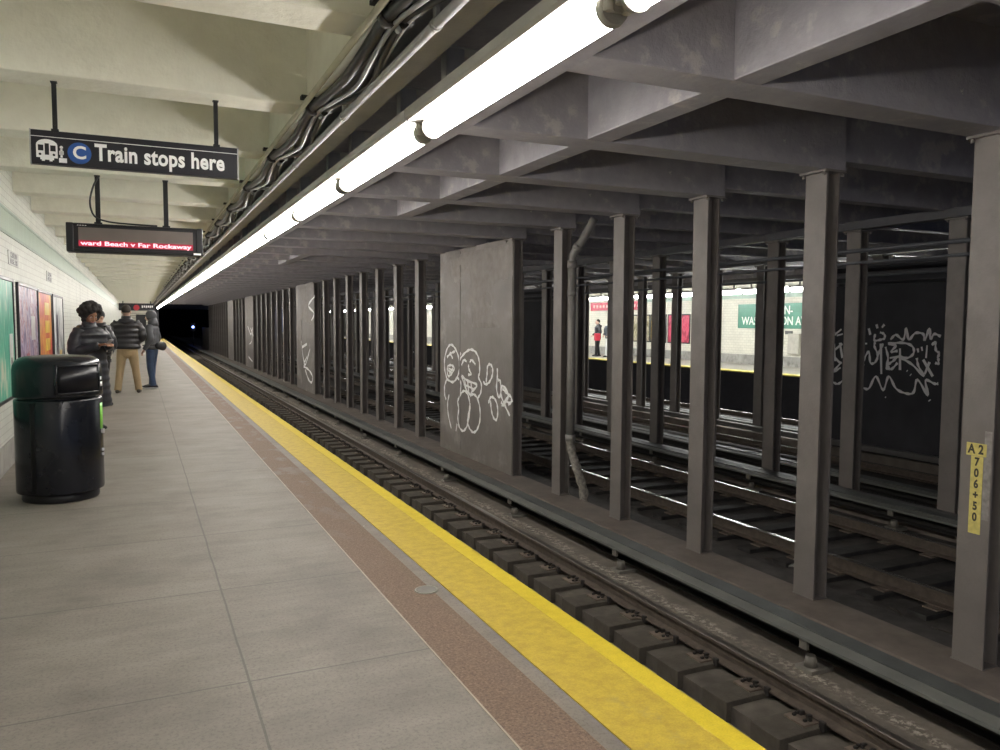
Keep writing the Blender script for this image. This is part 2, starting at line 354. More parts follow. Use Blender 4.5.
STROKES = {"A":[[[15.01,0.329],[15.137,0.52],[15.138,0.766],[14.969,0.985],[14.762,1.051],[14.536,0.969],[14.362,0.799],[14.322,0.596],[14.439,0.412],[14.678,0.292],[15.01,0.329]],[[15.01,0.786],[14.803,0.87],[14.56,0.924]],[[14.844,0.899],[14.762,0.827],[14.68,0.77]],[[14.968,0.606],[14.761,0.632],[14.599,0.581],[14.761,0.451],[14.926,0.396],[14.993,0.483],[14.968,0.606]],[[14.926,0.563],[14.679,0.531]],[[14.884,0.444],[14.679,0.576]],[[14.943,0.516],[14.744,0.476]],[[14.362,0.799],[14.246,0.906]],[[14.322,0.713],[14.245,0.804],[13.981,0.93],[13.724,0.987],[13.474,0.934],[13.334,0.788],[13.311,0.569],[13.366,0.482],[13.227,0.354],[13.26,0.186],[13.397,0.077]],[[14.206,0.66],[14.093,0.767],[13.942,0.746]],[[13.795,0.738],[13.686,0.786],[13.508,0.71]],[[13.846,0.693],[13.831,0.609],[13.721,0.516],[13.867,0.493]],[[14.205,0.457],[13.903,0.376],[13.434,0.325],[13.682,0.179],[13.754,0.116],[13.976,0.212],[14.205,0.457]],[[14.053,0.394],[13.976,0.227]],[[13.888,0.363],[13.842,0.166]],[[13.719,0.346],[13.682,0.207]],[[14.09,0.29],[13.611,0.241]],[[15.01,0.329],[15.137,0.182],[15.136,-0.003],[15.051,-0.103]],[[14.883,0.019],[14.966,-0.172],[14.924,-0.412],[14.757,-0.666]],[[14.439,0.412],[14.243,0.308],[14.265,0.131],[14.296,0.011]],[[14.397,-0.057],[14.242,0.089],[14.051,0.163],[13.864,0.092],[13.767,-0.113],[13.824,-0.348],[13.934,-0.534],[14.123,-0.639],[14.316,-0.581],[14.396,-0.413],[14.357,-0.231],[14.421,-0.06]],[[13.754,0.088],[13.61,0.134],[13.432,0.088],[13.292,-0.093],[13.289,-0.342],[13.427,-0.527],[13.604,-0.598],[13.786,-0.544],[13.883,-0.412],[13.825,-0.233],[13.753,-0.054]],[[14.435,-0.536],[14.498,-0.693]],[[13.139,0.415],[13.025,0.369],[12.861,0.422],[12.733,0.55],[12.722,0.684],[12.832,0.75],[12.942,0.699],[12.961,0.563],[13.005,0.411]],[[12.889,0.029],[12.825,0.129],[12.697,0.159],[12.55,0.088],[12.486,-0.064],[12.534,-0.227],[12.661,-0.215],[12.758,-0.092],[12.805,0.091]],[[12.514,0.695],[12.512,0.538],[12.541,0.326],[12.445,0.177],[12.355,0.289],[12.388,0.468],[12.48,0.488]],[[12.352,0.107],[12.231,0.067],[12.055,0.263],[12.295,0.397],[12.354,0.237],[12.171,0.047],[11.992,-0.101]],[[12.295,0.346],[12.114,0.283],[11.938,0.222],[11.966,0.118],[12.172,0.15]],[[12.053,0.084],[11.88,0.177]],[[12.321,0.032],[12.113,0.206]]],"C":[[[11.336,0.649],[11.322,0.782],[11.213,0.952],[11.165,0.724],[11.051,0.746],[11.001,0.894],[11.085,1.07],[11.069,1.152]],[[11.016,0.796],[10.967,0.96],[10.881,1.125]],[[10.937,1.123],[10.898,0.51]],[[10.823,1.062],[10.758,0.84],[10.786,0.646],[10.712,0.618]],[[10.752,1.112],[10.589,1.101],[10.691,0.97],[10.548,0.991]],[[10.722,0.841],[10.508,0.882]],[[10.497,1.04],[10.478,0.615]],[[10.771,1.127],[10.449,1.152],[10.238,1.095],[10.198,0.957],[10.331,0.858],[10.508,0.882],[10.647,0.781],[10.752,0.696],[10.676,0.62],[10.538,0.754]],[[10.471,0.852],[10.222,0.739],[9.959,0.523],[10.085,0.715],[10.126,0.867]],[[10.117,1.052],[10.097,0.976]],[[10.035,1.086],[10.015,1.01]],[[10.72,1.209],[10.598,1.306],[10.435,1.215],[10.375,1.434],[10.313,1.217],[10.181,1.344],[10.013,1.331],[9.974,1.216],[9.885,1.439],[9.86,1.242],[9.783,1.334],[9.652,1.291]],[[11.076,1.315],[11.09,1.184],[10.94,1.204],[10.849,1.238],[10.871,1.318],[10.965,1.349]],[[11.234,1.427],[11.19,1.297]],[[11.055,1.51],[11.025,1.429]],[[10.869,1.51],[10.925,1.446]],[[11.356,1.112],[11.259,1.115]],[[9.92,1.119],[9.932,0.875]],[[9.822,1.122],[9.76,1.184],[9.737,1.034],[9.67,0.977],[9.697,0.886]],[[9.681,0.886],[9.677,0.781],[9.742,0.793]],[[9.99,0.842],[9.778,0.534]],[[9.856,0.803],[9.944,0.569]],[[11.336,0.2],[11.18,0.196],[11.02,0.454],[10.84,0.191],[10.724,0.473],[10.551,0.246],[10.335,0.169],[10.164,0.199],[10.09,0.452],[9.86,0.163],[9.922,0.448],[9.74,0.401],[9.659,0.406]],[[10.786,0.056],[10.771,0.045]],[[10.327,0.615],[10.313,0.603]],[[10.248,0.541],[10.233,0.53]],[[9.83,0.083],[9.816,0.066]],[[12.121,1.402],[12.073,1.265]],[[12.116,1.264],[11.912,1.404]],[[12.031,1.266],[11.874,1.303]],[[12.087,1.093],[12.05,0.715]],[[12.122,0.919],[11.878,1.098]],[[11.941,1.114],[11.865,0.792]],[[12.097,0.817],[11.923,0.687]],[[11.882,0.706],[12.083,0.489],[11.898,0.585]],[[12.095,0.263],[11.966,0.231],[11.844,0.298]]],"B1":[[[30.869,0.758],[30.577,0.205],[30.12,-0.146],[29.167,0.5]],[[30.72,0.512],[29.761,0.663]],[[30.442,-0.225],[29.511,-0.297],[28.781,-0.492],[28.94,-0.74],[29.532,-0.661],[30.131,-0.332]],[[28.201,2.431],[29.374,2.108],[28.374,1.801],[29.114,1.452]],[[30.577,0.205],[30.271,-0.03],[29.79,0.175]]],"B2":[[[47.195,1.22],[45.839,0.775],[45.117,1.144],[45.542,0.42],[46.607,0.211]],[[45.932,1.137],[44.839,0.702]],[[47.061,-0.547],[45.345,-0.745]]],"F":[[[40.862,1.032],[41.305,0.609],[40.352,0.218],[40.872,-0.212]],[[40.432,0.969],[40.653,0.072]],[[41.221,0.054],[40.227,-0.12]]]}

# ---------------------------------------------------------------- levels and rows measured in the place
ZB, ZS = 2.93, 3.62            # underside of beams, of slab
EDGE = 1.97                    # platform edge
PEND = 72.                     # far end of the platform
P = 1.64                       # bay length
XA, XB, XC = 5.8, 9.8, 13.6    # column rows
FEDGE, FWALL = 17.4, 20.8      # opposite platform
YA0, YB0, YC0 = 3.79, 6.79, 14.37-3*P
ZCURB, ZTIE = -1.14, -1.31
Y0 = -7.

# ---- platform
bm = B(); bx(bm, -1.45, 1.46+.08, Y0, PEND, -.3, 0); bx(bm, 1.54, EDGE-.004, Y0, PEND, -.3, -.004)
bx(bm, -1.45, 1.72, Y0, PEND, -1.7, -.3)
struct(obj('floor', bm, platform_mat), 'grey concrete platform floor with joints and pale gum spots')
struct(box_obj('trim_1', (1.19, 1.46, Y0, PEND, -.02, .0022), brown_mat), 'red-brown granular strip inset along the platform')
bm = B(); bx(bm, 1.182, 1.19, Y0, PEND, -.02, .0028); struct(obj('trim_2', bm, mat('trim_edge', (.36,.31,.24), .5, var=.2)), 'thin pale edge line beside the red-brown strip')
bm = B(); bx(bm, 1.54, 1.86, Y0, PEND, -.02, .006); bx(bm, 1.86, EDGE, Y0, PEND, -.06, .008, mi=1, bev=.004)
struct(obj('trim_3', bm, [yellow_mat, yellow_edge]), 'yellow safety strip along the platform edge')
# ---- left wall
struct(box_obj('wall_left', (-1.45, -1.23, Y0, PEND, .0, ZS), white_tile), 'white tiled platform wall')
struct(box_obj('baseboard_left', (-1.24, -1.215, Y0, PEND, .0, .27), tile_base), 'grimy grey base of the tiled wall')
bm = B(); bx(bm, -1.24, -1.222, Y0, PEND, 2.43, 2.64); struct(obj('trim_4', bm, green_tile), 'pale green tile band high on the platform wall')
bm = B(); bx(bm, -1.24, -1.220, Y0, PEND, 2.395, 2.43); bx(bm, -1.24, -1.220, Y0, PEND, 2.64, 2.675); struct(obj('trim_5', bm, green_dark), 'darker green tile borders of the band')
# ---- slabs
struct(box_obj('ceiling', (-1.45, 1.2, Y0, PEND, ZS, ZS+.25), cream), 'cream painted platform ceiling')
struct(box_obj('ceiling_tracks', (1.2, 17.2, Y0, 150, ZS, ZS+.25), grey_paint), 'grey painted ceiling over the tracks')
struct(box_obj('ceiling_opposite', (17.2, 21.2, Y0, 150, ZS, ZS+.25), cream), 'ceiling over the opposite platform')
bm = B(); bx(bm, -1.45, .9, PEND, PEND+.3, -1.7, ZS); struct(obj('wall_back', bm, far_tile), 'white end wall of the platform')
struct(box_obj('door_1', (-.15, .62, PEND-.03, PEND, .0, 2.05), black_metal), 'dark doorway in the end wall')
struct(box_obj('wall_tunnel', (.9, 1.6, PEND, 150, -1.7, ZS), dark_wall), 'dark tunnel wall beyond the platform')
struct(box_obj('tunnel_dark_sheet', (.9, 21.2, 150, 150.3, -1.8, ZS+.25), mat('tunnel_darkness', (.004,.004,.005), .95, bmp=0, spec=.1)), 'black sheet added to stand for the unlit depth of the tunnel')  # added black sheet closes the open end; its colour stands for tunnel darkness
# ---- track bed
bm = B(); bx(bm, 1.6, 3.3, Y0, 150, -1.8, -1.60); bx(bm, 3.3, 3.93, Y0, 150, -1.8, -1.47); bx(bm, 4.5, 5.4, Y0, 150, -1.8, -1.35)
bx(bm, 3.95, 4.5, Y0, 150, -1.8, -1.352, mi=1)
struct(obj('track_bed', bm, [track_conc, mat('bed_dark', (.115,.10,.083), .85, var=.3, bmp=.6, bscale=25)]), 'dusty concrete bed of the near track')  # second material: darker concrete along the strip between the ties
def bench_material():
    m, nt, b = nodes('bench_concrete'); v = coords(nt)
    c = ramp(nt, noise(nt, 4, 7, v, .65), [(.3, (.115,.10,.082)), (.7, (.21,.18,.148))])
    t = nt.nodes.new('ShaderNodeTexCoord'); sp = nt.nodes.new('ShaderNodeSeparateXYZ'); nt.links.new(t.outputs['Object'], sp.inputs[0])
    d = mth(nt, 'ABSOLUTE', mth(nt, 'SUBTRACT', mth(nt, 'ADD', sp.outputs['X'], mth(nt, 'MULTIPLY', noise(nt, 1.3, 3, v), .42)), 5.0))
    band = ramp(nt, d, [(.03, (1,1,1)), (.11, (0,0,0))])
    sp_ = ramp(nt, noise(nt, 16, 8, v, .75), [(.49, (0,0,0)), (.57, (.85,.85,.85))])
    reg = ramp(nt, noise(nt, .8, 2, v), [(.36, (.25,.25,.25)), (.5, (1,1,1))])
    k = mth(nt, 'MULTIPLY', mth(nt, 'MULTIPLY', band, sp_), reg)
    c = mix(nt, k, c, (.52,.47,.39)); nt.links.new(c, b.inputs['Base Color']); b.inputs['Roughness'].default_value = .85
    bump(nt, b, noise(nt, 30, 7, v), .6, .01); return m
bm = B(); bx(bm, 4.52, 5.46, Y0, 150, -1.6, ZTIE-.004); struct(obj('track_bench', bm, bench_material()), 'flat concrete beside the near rail')
bm = B(); bx(bm, 5.44, 5.99, Y0, 150, -1.7, ZCURB, bev=.015); struct(obj('column_curb', bm, curb_conc), 'long concrete curb carrying the near column row')
bm = B(); bx(bm, 5.98, 6.5, Y0, 150, -1.8, -1.24, bev=.03); bx(bm, 6.2, 17.45, Y0, 150, -1.8, -1.36); struct(obj('track_floor', bm, track_far), 'dark dirty floor of the middle and far tracks')
for x in (XB, XC):
    bm = B(); bx(bm, x-.12, x+.42, Y0, 150, -1.5, -1.12, bev=.015); struct(obj('column_curb', bm, curb_conc), 'low curb under a distant column row')

# ---------------------------------------------------------------- steel columns
def column(name, x, w=.25, d=.17, mt=column_paint):
    r = empty(name)
    bm = B()
    bx(bm, 0, .018, -w/2, w/2, 0, ZB-ZCURB-.02); bx(bm, d-.018, d, -w/2, w/2, 0, ZB-ZCURB-.02)
    bx(bm, .018, d-.018, -.008, .008, 0, ZB-ZCURB-.02)
    obj('shaft', bm, mt, r)
    bm = B(); bx(bm, -.05, d+.05, -w/2-.035, w/2+.035, ZB-ZCURB-.02, ZB-ZCURB)
    for sy in (-1, 1):
        for xx in (-.028, d+.028): 
            loft(bm, [(xx, sy*(w/2+.0), ZB-ZCURB-.05), (xx, sy*(w/2+.0), ZB-ZCURB-.019)], [.014,.014], 6)
    obj('cap_plate', bm, mt, r)
    bm = B(); bx(bm, -.006, d+.006, -w/2-.006, w/2+.006, 0, .012); obj('base_plate', bm, mt, r)
    return r
col0 = column('steel_column', XA); tag(col0, 'x', 'column'); ck = kids_of(col0)
blocksA = [(5, 7), (15, 17), (25, 27), (31, 33), (43, 48)]
near_names = {
 -3: None, -2: None, -1: None,
 0: 'nearest steel column at the right edge, bearing yellow number plates',
 1: 'second steel column from the right, tall and grey-brown beside the near track',
 2: 'third steel column from the right in the near row',
 3: 'fourth steel column from the right, just right of the bent drainpipe',
 4: 'narrow-looking steel column just left of the bent drainpipe',
 5: 'steel column set against the right end of the large graffitied pier',
 8: 'first steel column left of the large graffitied pier',
 9: 'second steel column left of the large graffitied pier',
 10: 'third steel column left of the large graffitied pier'}
first = True
for k in range(0, 44):
    y = YA0+1.647*k
    inblock = any(a < k <= b for a, b in blocksA)
    if inblock: continue
    if k in near_names: lab, grp = near_names[k], 'steel columns of the near row'
    elif k < 16: lab, grp = 'grey steel column in the near row between the first and second graffitied piers', 'near-row columns before the second pier'
    elif k < 26: lab, grp = 'thin distant steel column in the near row between the second and third piers', 'near-row columns before the third pier'
    else: lab, grp = 'far tiny steel column of the near row beyond the third pier towards the tunnel', 'near-row columns towards the tunnel'
    if first:
        col0.location = (XA, y, ZCURB); col0['label'] = lab; col0['group'] = grp; first = False
    else: clone(col0, ck, lab, grp, (XA, y, ZCURB))
n0 = col0
# number plates on the nearest column
def add_plate_text(dims, txts, name):
    p = box_obj(name, dims, plate_yellow, n0)
    for t, yy, zz, sz in txts:
        text_obj('numeral', t, sz, plate_ink, p, Matrix.Translation((dims[0]-.0015, yy, zz)) @ FACE_NX, depth=.0005, bold=.0035, sx=.8)
    return p
zc = -ZCURB
add_plate_text((-.0035, -.0005, -.078, .078, .502+zc, .60+zc), [('A', .037, .551+zc, .098), ('2', -.037, .551+zc, .098)], 'number_plate')
dz = .0855
add_plate_text((-.0035, -.0005, -.056, .038, -.10+zc, .50+zc), [(c, -.009, .455-dz*i+zc, .088) for i, c in enumerate('706+50')], 'number_plate')
bm = B(); bx(bm, -.0012, -.0002, -.115, -.06, .02+zc, .70+zc); obj('paint_patch', bm, mat('patch_grey', (.27,.25,.235), .5, var=.3, scale=20), n0)

for row, X, Yz, ks in (('middle', XB, YB0, range(-2, 42)), ('far', XC, YC0, range(-1, 44))):
    for k in ks:
        y = Yz+P*k
        if row == 'middle':
            lab = {0: 'steel column of the middle row standing just left of the numbered column', 1: 'middle-row steel column just right of the second column from the right',
                   2: 'middle-row steel column in front of the green station name sign'}.get(k, 'dark steel column in the middle row between the two inner tracks')
            grp = 'middle row of steel columns'
        else:
            lab = 'dark silhouetted steel column of the far row by the opposite platform track'; grp = 'far row of steel columns'
        clone(col0, [c for c in ck], lab, grp, (X, y, ZCURB-.02))

# ---------------------------------------------------------------- concrete piers with graffiti (near row)
def pier(k0, k1, lab, strokes=None, width=.03, ztop=None):
    y0, y1 = YA0+1.647*k0+.135, YA0+1.647*k1+.10
    r = empty('concrete_pier', (XA, (y0+y1)/2, ZCURB)); tag(r, lab, 'pier', 'painted concrete piers of the near column row')
    h = (ztop or ZB+.02)-ZCURB; hl = (y1-y0)/2
    bm = B(); bx(bm, -.012, .26, -hl, hl, 0, h, bev=.012)
    bx(bm, -.012, -.002, -hl-.235, -hl+.02, 0, h)
    obj('pier_wall', bm, pier_paint, r)
    # low relief patches of newer plaster, one seam where two pours meet
    bm = B(); loft(bm, [(-.010, .30*hl, .1), (-.013, .32*hl, h*.5), (-.010, .30*hl, h-.05)], [(.006,.02),(.009,.03),(.006,.02)], 6); obj('pour_seam', bm, pier_paint, r)
    bm = B(); ny, nz = 56, 40; g = []
    for j in range(nz+1):
        row = []
        for i in range(ny+1):
            yy = -hl*1.08+(hl*2.0)*i/ny; zz = h*.62+h*.36*j/nz
            q = mnoise.fractal(Vector((yy*1.1+y0, zz*1.1, 3.)), 1., 2.2, 6)*.55+.30*(1-abs((yy+hl*.35)/hl))+.30*(j/nz)-.20
            e = min(i, ny-i)/6.; e = min(1, e, (nz-j)/3., j/3.)
            row.append(bm.verts.new((-.012-max(-.012, min(.022, q*.10))*e+(.004 if e < .99 and q < 0 else 0)+.002, yy, zz)))
        g.append(row)
    for j in range(nz):
        for i in range(ny): f = bm.faces.new((g[j][i], g[j][i+1], g[j+1][i+1], g[j+1][i])); f.smooth = True
    obj('plaster_patch', bm, mat('pier_plaster', (.27,.245,.225), .65, var=.2, scale=6, bmp=.7, bscale=26), r)
    if strokes:
        s = [[(a-(y0+y1)/2, b-ZCURB) for a, b in st] for st in strokes]
        g = strokes_obj('graffiti', s, -.0125, width, r); g['label'] = 'white spray-painted graffiti'
    return r
pier(5, 7, 'large concrete pier with white cartoon-face graffiti in the near column row', STROKES['A'], .058)
pier(15, 17, 'second concrete pier, pale, with a white scrawl running down it', STROKES['B1'], .10)
pier(25, 27, 'third concrete pier, small in the distance, with faint white marks', STROKES['B2'], .11)
pier(31, 33, 'fourth concrete pier, narrow and pale far down the near row')
pier(43, 48, 'low grey pier at the dark tunnel mouth', ztop=.9)

# walls in the far row
def far_panel(y0, y1, lab, strokes=None, width=.03):
    r = empty('dark_partition', (XC, (y0+y1)/2, ZCURB)); tag(r, lab, 'wall panel', 'dark partitions in the far column row')
    hl = (y1-y0)/2; bm = B(); bx(bm, -.02, .24, -hl, hl, .02, ZB-ZCURB-.15, bev=.01)
    obj('panel', bm, dark_wall, r)
    bm = B()
    for z in (ZB-ZCURB-.62, ZB-ZCURB-.42, ZB-ZCURB-.24): bx(bm, -.12, -.02, -hl, hl, z, z+.07)
    obj('ledge', bm, mat('ledge_grey', (.09,.09,.10), .6), r)
    if strokes:
        g = strokes_obj('graffiti', [[(a-(y0+y1)/2, b-ZCURB) for a, b in st] for st in strokes], -.021, width, r, mat('spray_grey', (.80,.80,.80), .6, var=.05, bmp=0)); g['label'] = 'white spray-painted lettering'
far_panel(YC0-2*P+.13, YC0+P*1+.13 if False else 12.75, 'dark partition with white graffiti lettering seen behind the numbered column', STROKES['C'], .055)
far_panel(24.4, 27.0, 'dark blank partition seen just right of the large graffitied pier')
far_panel(39.6, 43.0, 'distant dark partition with faint graffiti beyond the near columns', STROKES['F'], .09)

# ---------------------------------------------------------------- ceiling beams and girders
def beam_bm(x0, x1, w=.29):
    bm = B(); bx(bm, x0, x1, -w/2, w/2, ZB, ZS+.02, bev=.012); return bm
def split_paint():
    """cream on the platform side, grey beyond the pipe run: real paint boundary on the beam"""
    m, nt, b = nodes('beam_paint'); v = coords(nt)
    t = nt.nodes.new('ShaderNodeTexCoord'); sp = nt.nodes.new('ShaderNodeSeparateXYZ'); nt.links.new(t.outputs['Object'], sp.inputs[0])
    k = mth(nt, 'GREATER_THAN', sp.outputs['X'], 1.11)
    ca = ramp(nt, noise(nt, 6, 5, v), [(.3, (.80,.78,.665)), (.7, (.88,.865,.75))])
    ca = mix(nt, ramp(nt, noise(nt, 1.6, 8, v, .65), [(.6, (0,0,0)), (.78, (.8,.8,.8))]), ca, (.70,.64,.53))
    cg = ramp(nt, noise(nt, 6, 5, v), [(.3, (.265,.25,.265)), (.7, (.335,.315,.325))])
    cg = mix(nt, ramp(nt, noise(nt, 3, 9, v, .7), [(.60, (0,0,0)), (.66, (1,1,1))]), cg, (.42,.385,.37))
    cg = mix(nt, ramp(nt, noise(nt, 2.2, 9, coords(nt, 1, 2, 2), .7), [(.70, (0,0,0)), (.71, (1,1,1))]), cg, (.55,.53,.46))
    nt.links.new(mix(nt, k, ca, cg), b.inputs['Base Color']); b.inputs['Roughness'].default_value = .5
    bump(nt, b, noise(nt, 24, 6, v), .5, .012)
    return m
beam_paint = split_paint()
b0 = None
for k in range(-5, 60):
    y = 3.80+P*k
    lab = 'concrete-cased ceiling beam crossing from tiled wall to near column row' if k > 0 else 'nearest concrete-cased ceiling beam above the platform and near track'
    if k == 1: lab = 'ceiling beam carrying the black train stop sign'
    if k == 3: lab = 'ceiling beam carrying the red scrolling display'
    if y > PEND: x0_ = 1.7
    if b0 is None:
        b0 = obj('ceiling_beam', beam_bm(-1.3, 6.02), beam_paint); o = b0
    else: o = b0.copy(); COL.objects.link(o)
    o.location = (0, y, 0)
    tag(o, lab, 'beam', 'beams over the platform and near track'); o['kind'] = 'structure'
    if y > PEND: bpy.data.objects.remove(o)
b1 = None
for k in range(-4, 50):
    y = 3.80+P*k
    if b1 is None: b1 = obj('ceiling_beam', beam_bm(6.015, FWALL, .19), grey_paint); o = b1
    else: o = b1.copy(); COL.objects.link(o)
    o.location = (0, y, .10); tag(o, 'dim grey ceiling beam over the middle and far tracks', 'beam', 'beams over the middle and far tracks'); o['kind'] = 'structure'
# wide longitudinal girder over the platform edge that carries the lamps
bm = B(); bx(bm, 1.05, 2.24, Y0, PEND, ZB-.004, ZS+.01, bev=.008)
o = obj('edge_girder', bm, beam_paint); struct(o, 'wide grey girder above the platform edge carrying the lamps')
bm = B(); bx(bm, FEDGE-.2, FEDGE+.1, Y0, 100, ZB+.0, ZS+.01); o = obj('lamp_girder', bm, grey_paint); struct(o, 'girder carrying the lamps over the opposite platform edge')
def g2(y0, y1, lab):
    bm = B(); bx(bm, 3.215, 3.43, y0, y1, ZB+.004, ZS+.01, bev=.01); o = obj('track_girder', bm, grey_paint); struct(o, lab)
g2(Y0, 10.4, 'grey girder running over the middle of the near track'); g2(16.9, 20.3, 'short grey girder over the near track farther along')
for x in (XB+.11, XC+.11):
    bm = B(); bx(bm, x-.10, x+.10, Y0, 80, ZB+.0, ZB+.12); o = obj('row_girder', bm, mat('girder_dark', (.10,.10,.11), .6)); struct(o, 'dark girder over a distant column row')

# ---------------------------------------------------------------- rails
def rail_prof(x, zt, h=.155, s=1.):
    a, w, f = .035*s, .009*s, .068*s
    return [(x-f, zt-h), (x+f, zt-h), (x+f, zt-h+.012), (x+w, zt-h+.03), (x+w, zt-.04), (x+a, zt-.032), (x+a, zt-.006), (x+a-.008, zt), (x-a+.008, zt), (x-a, zt-.006), (x-a, zt-.032), (x-w, zt-.04), (x-w, zt-h+.03), (x-f, zt-h+.012)]
def rail(x, lab, top, y1=150, zt=-1.14):
    bm = B(); fs = prism(bm, rail_prof(x, zt), Y0, y1)
    for f in fs[6:9]: f.material_index = 1
    tag(obj('running_rail', bm, [rail_side, top]), lab, 'rail', 'running rails')
rail(4.35, 'dusty brown running rail of the near track, farther from the platform', rail_worn)
rail(2.85, 'running rail of the near track hidden close under the platform', rail_worn)
for x, l in ((7.2, 'shiny running rail of the second track just behind the near columns'), (8.77, 'shiny running rail of the second track nearer the middle columns'),
             (11.15, 'running rail of the third track nearer the middle columns'), (12.7, 'running rail of the third track nearer the far columns'),
             (15.0, 'running rail of the far track nearer the far columns'), (16.5, 'running rail of the far track beside the opposite platform')):
    rail(x, l, rail_top, 100)
# ties: timber blocks under the far rail of the near track
tie = empty('railway_tie'); tag(tie, 'x', 'railway tie')
bm = B(); bx(bm, 3.90, 4.62, -.14, .14, -1.465, ZTIE, bev=.008); obj('tie_block', bm, tie_mat, tie)
bm = B(); bx(bm, 4.17, 4.53, -.095, .095, ZTIE-.004, ZTIE+.014, bev=.004)
for (x, y) in ((4.225, -.05), (4.225, .05), (4.262, -.06), (4.262, .06), (4.475, -.05), (4.475, .05)):
    bx(bm, x-.012, x+.012, y-.010, y+.010, ZTIE+.012, ZTIE+.03, mi=1)
for y in (-.035, .035): bx(bm, 4.262, 4.30, y-.012, y+.012, ZTIE+.013, ZTIE+.045, mi=1)
obj('tie_plate', bm, [plate_mat, steel_dark], tie)
bm = B()
for y in (-.15,): bx(bm, 4.272, 4.43, y-.018, y+.018, ZTIE-.012, ZTIE+.022, bev=.006); bx(bm, 4.272, 4.30, y-.024, y+.024, ZTIE-.02, ZTIE+.05, bev=.006)
obj('rail_anchor', bm, steel_dark, tie)
tk = kids_of(tie); yy = 1.8; i = 0
while yy < 62:
    d = .535+.04*math.sin(i*1.7)
    lab = 'dark timber tie block under the near rail, seen close beside the yellow strip' if yy < 7 else 'dark timber tie block under the near rail farther along the platform'
    grp = 'tie blocks close by' if yy < 7 else 'tie blocks farther along'
    if i == 0: tie.location = (0, yy, 0); tie['label'] = lab; tie['group'] = grp
    else:
        c = clone(tie, tk, lab, grp, (random.uniform(-.03, .03), yy, 0))
    yy += d; i += 1
# cross ties of the second track
ct = empty('cross_tie'); tag(ct, 'dark cross tie under the second track', 'railway tie', 'cross ties of the second track')
bm = B(); bx(bm, 6.85, 9.15, -.11, .11, -1.42, ZTIE, bev=.008); obj('tie_block', bm, mat('tie_far', (.035,.032,.03), .8, var=.35), ct)
bm = B()
for x in (7.2, 8.77): bx(bm, x-.16, x+.16, -.08, .08, ZTIE-.003, ZTIE+.015)
obj('tie_plate', bm, plate_mat, ct); kk = kids_of(ct); ct.location = (0, 3.2, 0)
for i in range(1, 46): clone(ct, kk, 'dark cross tie under the second track', None, (0, 3.2+.6*i, 0))

# third rail with its cover boards
def third(x, lab, y1, detail=True, sgn=1):
    r = empty('contact_rail', (x, 0, 0)); tag(r, lab, 'third rail', 'covered third rails')
    bm = B(); prism(bm, rail_prof(.09, -1.075, .13, .9), Y0, y1); obj('conductor', bm, mat('conductor_black', (.02,.018,.016), .6, .2), r)
    bm = B(); prism(bm, [(sgn*a, b) for a, b in [(-.135,-1.038),(-.04,-1.013),(-.04,-.985),(-.135,-1.010)]], Y0, y1); obj('front_board', bm, cover_front, r)
    bm = B(); prism(bm, [(sgn*a, b) for a, b in [(-.034,-1.006),(.112,-.992),(.112,-.964),(-.034,-.978)]], Y0, y1); obj('top_board', bm, cover_top, r)
    bm = B(); prism(bm, [(sgn*a, b) for a, b in [(.125,-1.2),(.145,-1.2),(.145,-.99),(.125,-.99)]], Y0, y1); obj('back_board', bm, cover_top, r)
    y = 1.75; br = None
    while y < min(y1, 60):
        if br is None:
            bm = B(); bx(bm, -.10, .14, -.09, .09, ZTIE-.02, ZTIE+.03, bev=.006); loft(bm, [(-.02,0,ZTIE+.03),(-.02,0,ZTIE+.12)], [.055,.04], 12)
            ins = obj('insulator', bm, mat('bracket_grey', (.19,.175,.15), .6, var=.2), r); ins.location = (0, y, 0); bm = B(); bx(bm, -.115, -.085, -.04, .04, -1.12, -1.03, bev=.005); bx(bm, -.115, .14, -.03, .03, -1.05, -1.03)
            br = obj('bracket', bm, mat('bracket_grey', (.19,.175,.15), .6, var=.2), r); br.location = (0, y, 0); b_ = br
        else:
            b_ = br.copy(); COL.objects.link(b_); b_.location = (0, y, 0)
            b_ = ins.copy(); COL.objects.link(b_); b_.location = (0, y, 0)
        y += 2.75
third(4.93, 'covered third rail beside the near track with grey cover boards', 150)
third(9.42, 'covered third rail of the second track in front of the middle columns', 100)
third(10.65, 'covered third rail of the third track behind the middle columns', 100)
third(14.2, 'covered third rail of the far track', 100)
# low cables along the curb of the middle row
for x, z, l in ((9.72, -.99, 'dark cable duct along the foot of the middle columns'), (13.45, -.95, 'dark cable duct along the foot of the far columns')):
    bm = B(); bx(bm, x-.07, x+.07, Y0, 100, z-.12, z, bev=.02); tag(obj('cable_duct', bm, mat('duct', (.12,.115,.11), .5)), l, 'cable duct')

# ---------------------------------------------------------------- bent drainpipe
r = empty('drainpipe', (5.925, 10.16, 0)); tag(r, 'grey bent drainpipe standing between two near-row columns', 'pipe')
bm = B(); loft(bm, [(0,0,-.27),(0,0,2.42)], [.062,.062], 20); obj('pipe', bm, pipe_grey, r)
bm = B(); loft(bm, catmull([(0,0,2.40),(0,0,2.48),(.02,-.03,2.56),(.12,-.14,2.78),(.22,-.26,3.05)], 4), [.060]*17, 18); obj('upper_bend', bm, pipe_grey, r)
bm = B()
for z, rr in ((2.38,.076),(1.95,.070),(-.24,.076)):
    loft(bm, [(0,0,z-.05),(0,0,z+.05)], [rr,rr], 20); obj('coupling', bm, pipe_grey, r); bm = B()
loft(bm, [(.035,-.045,2.60),(.065,-.08,2.66)], [.073,.073], 18); obj('coupling', bm, pipe_grey, r)
bm = B(); pts = catmull([(0,0,-.25),(0,-.03,-.42),(.05,-.16,-.75),(.09,-.25,-1.0),(.09,-.26,-1.25)], 4)
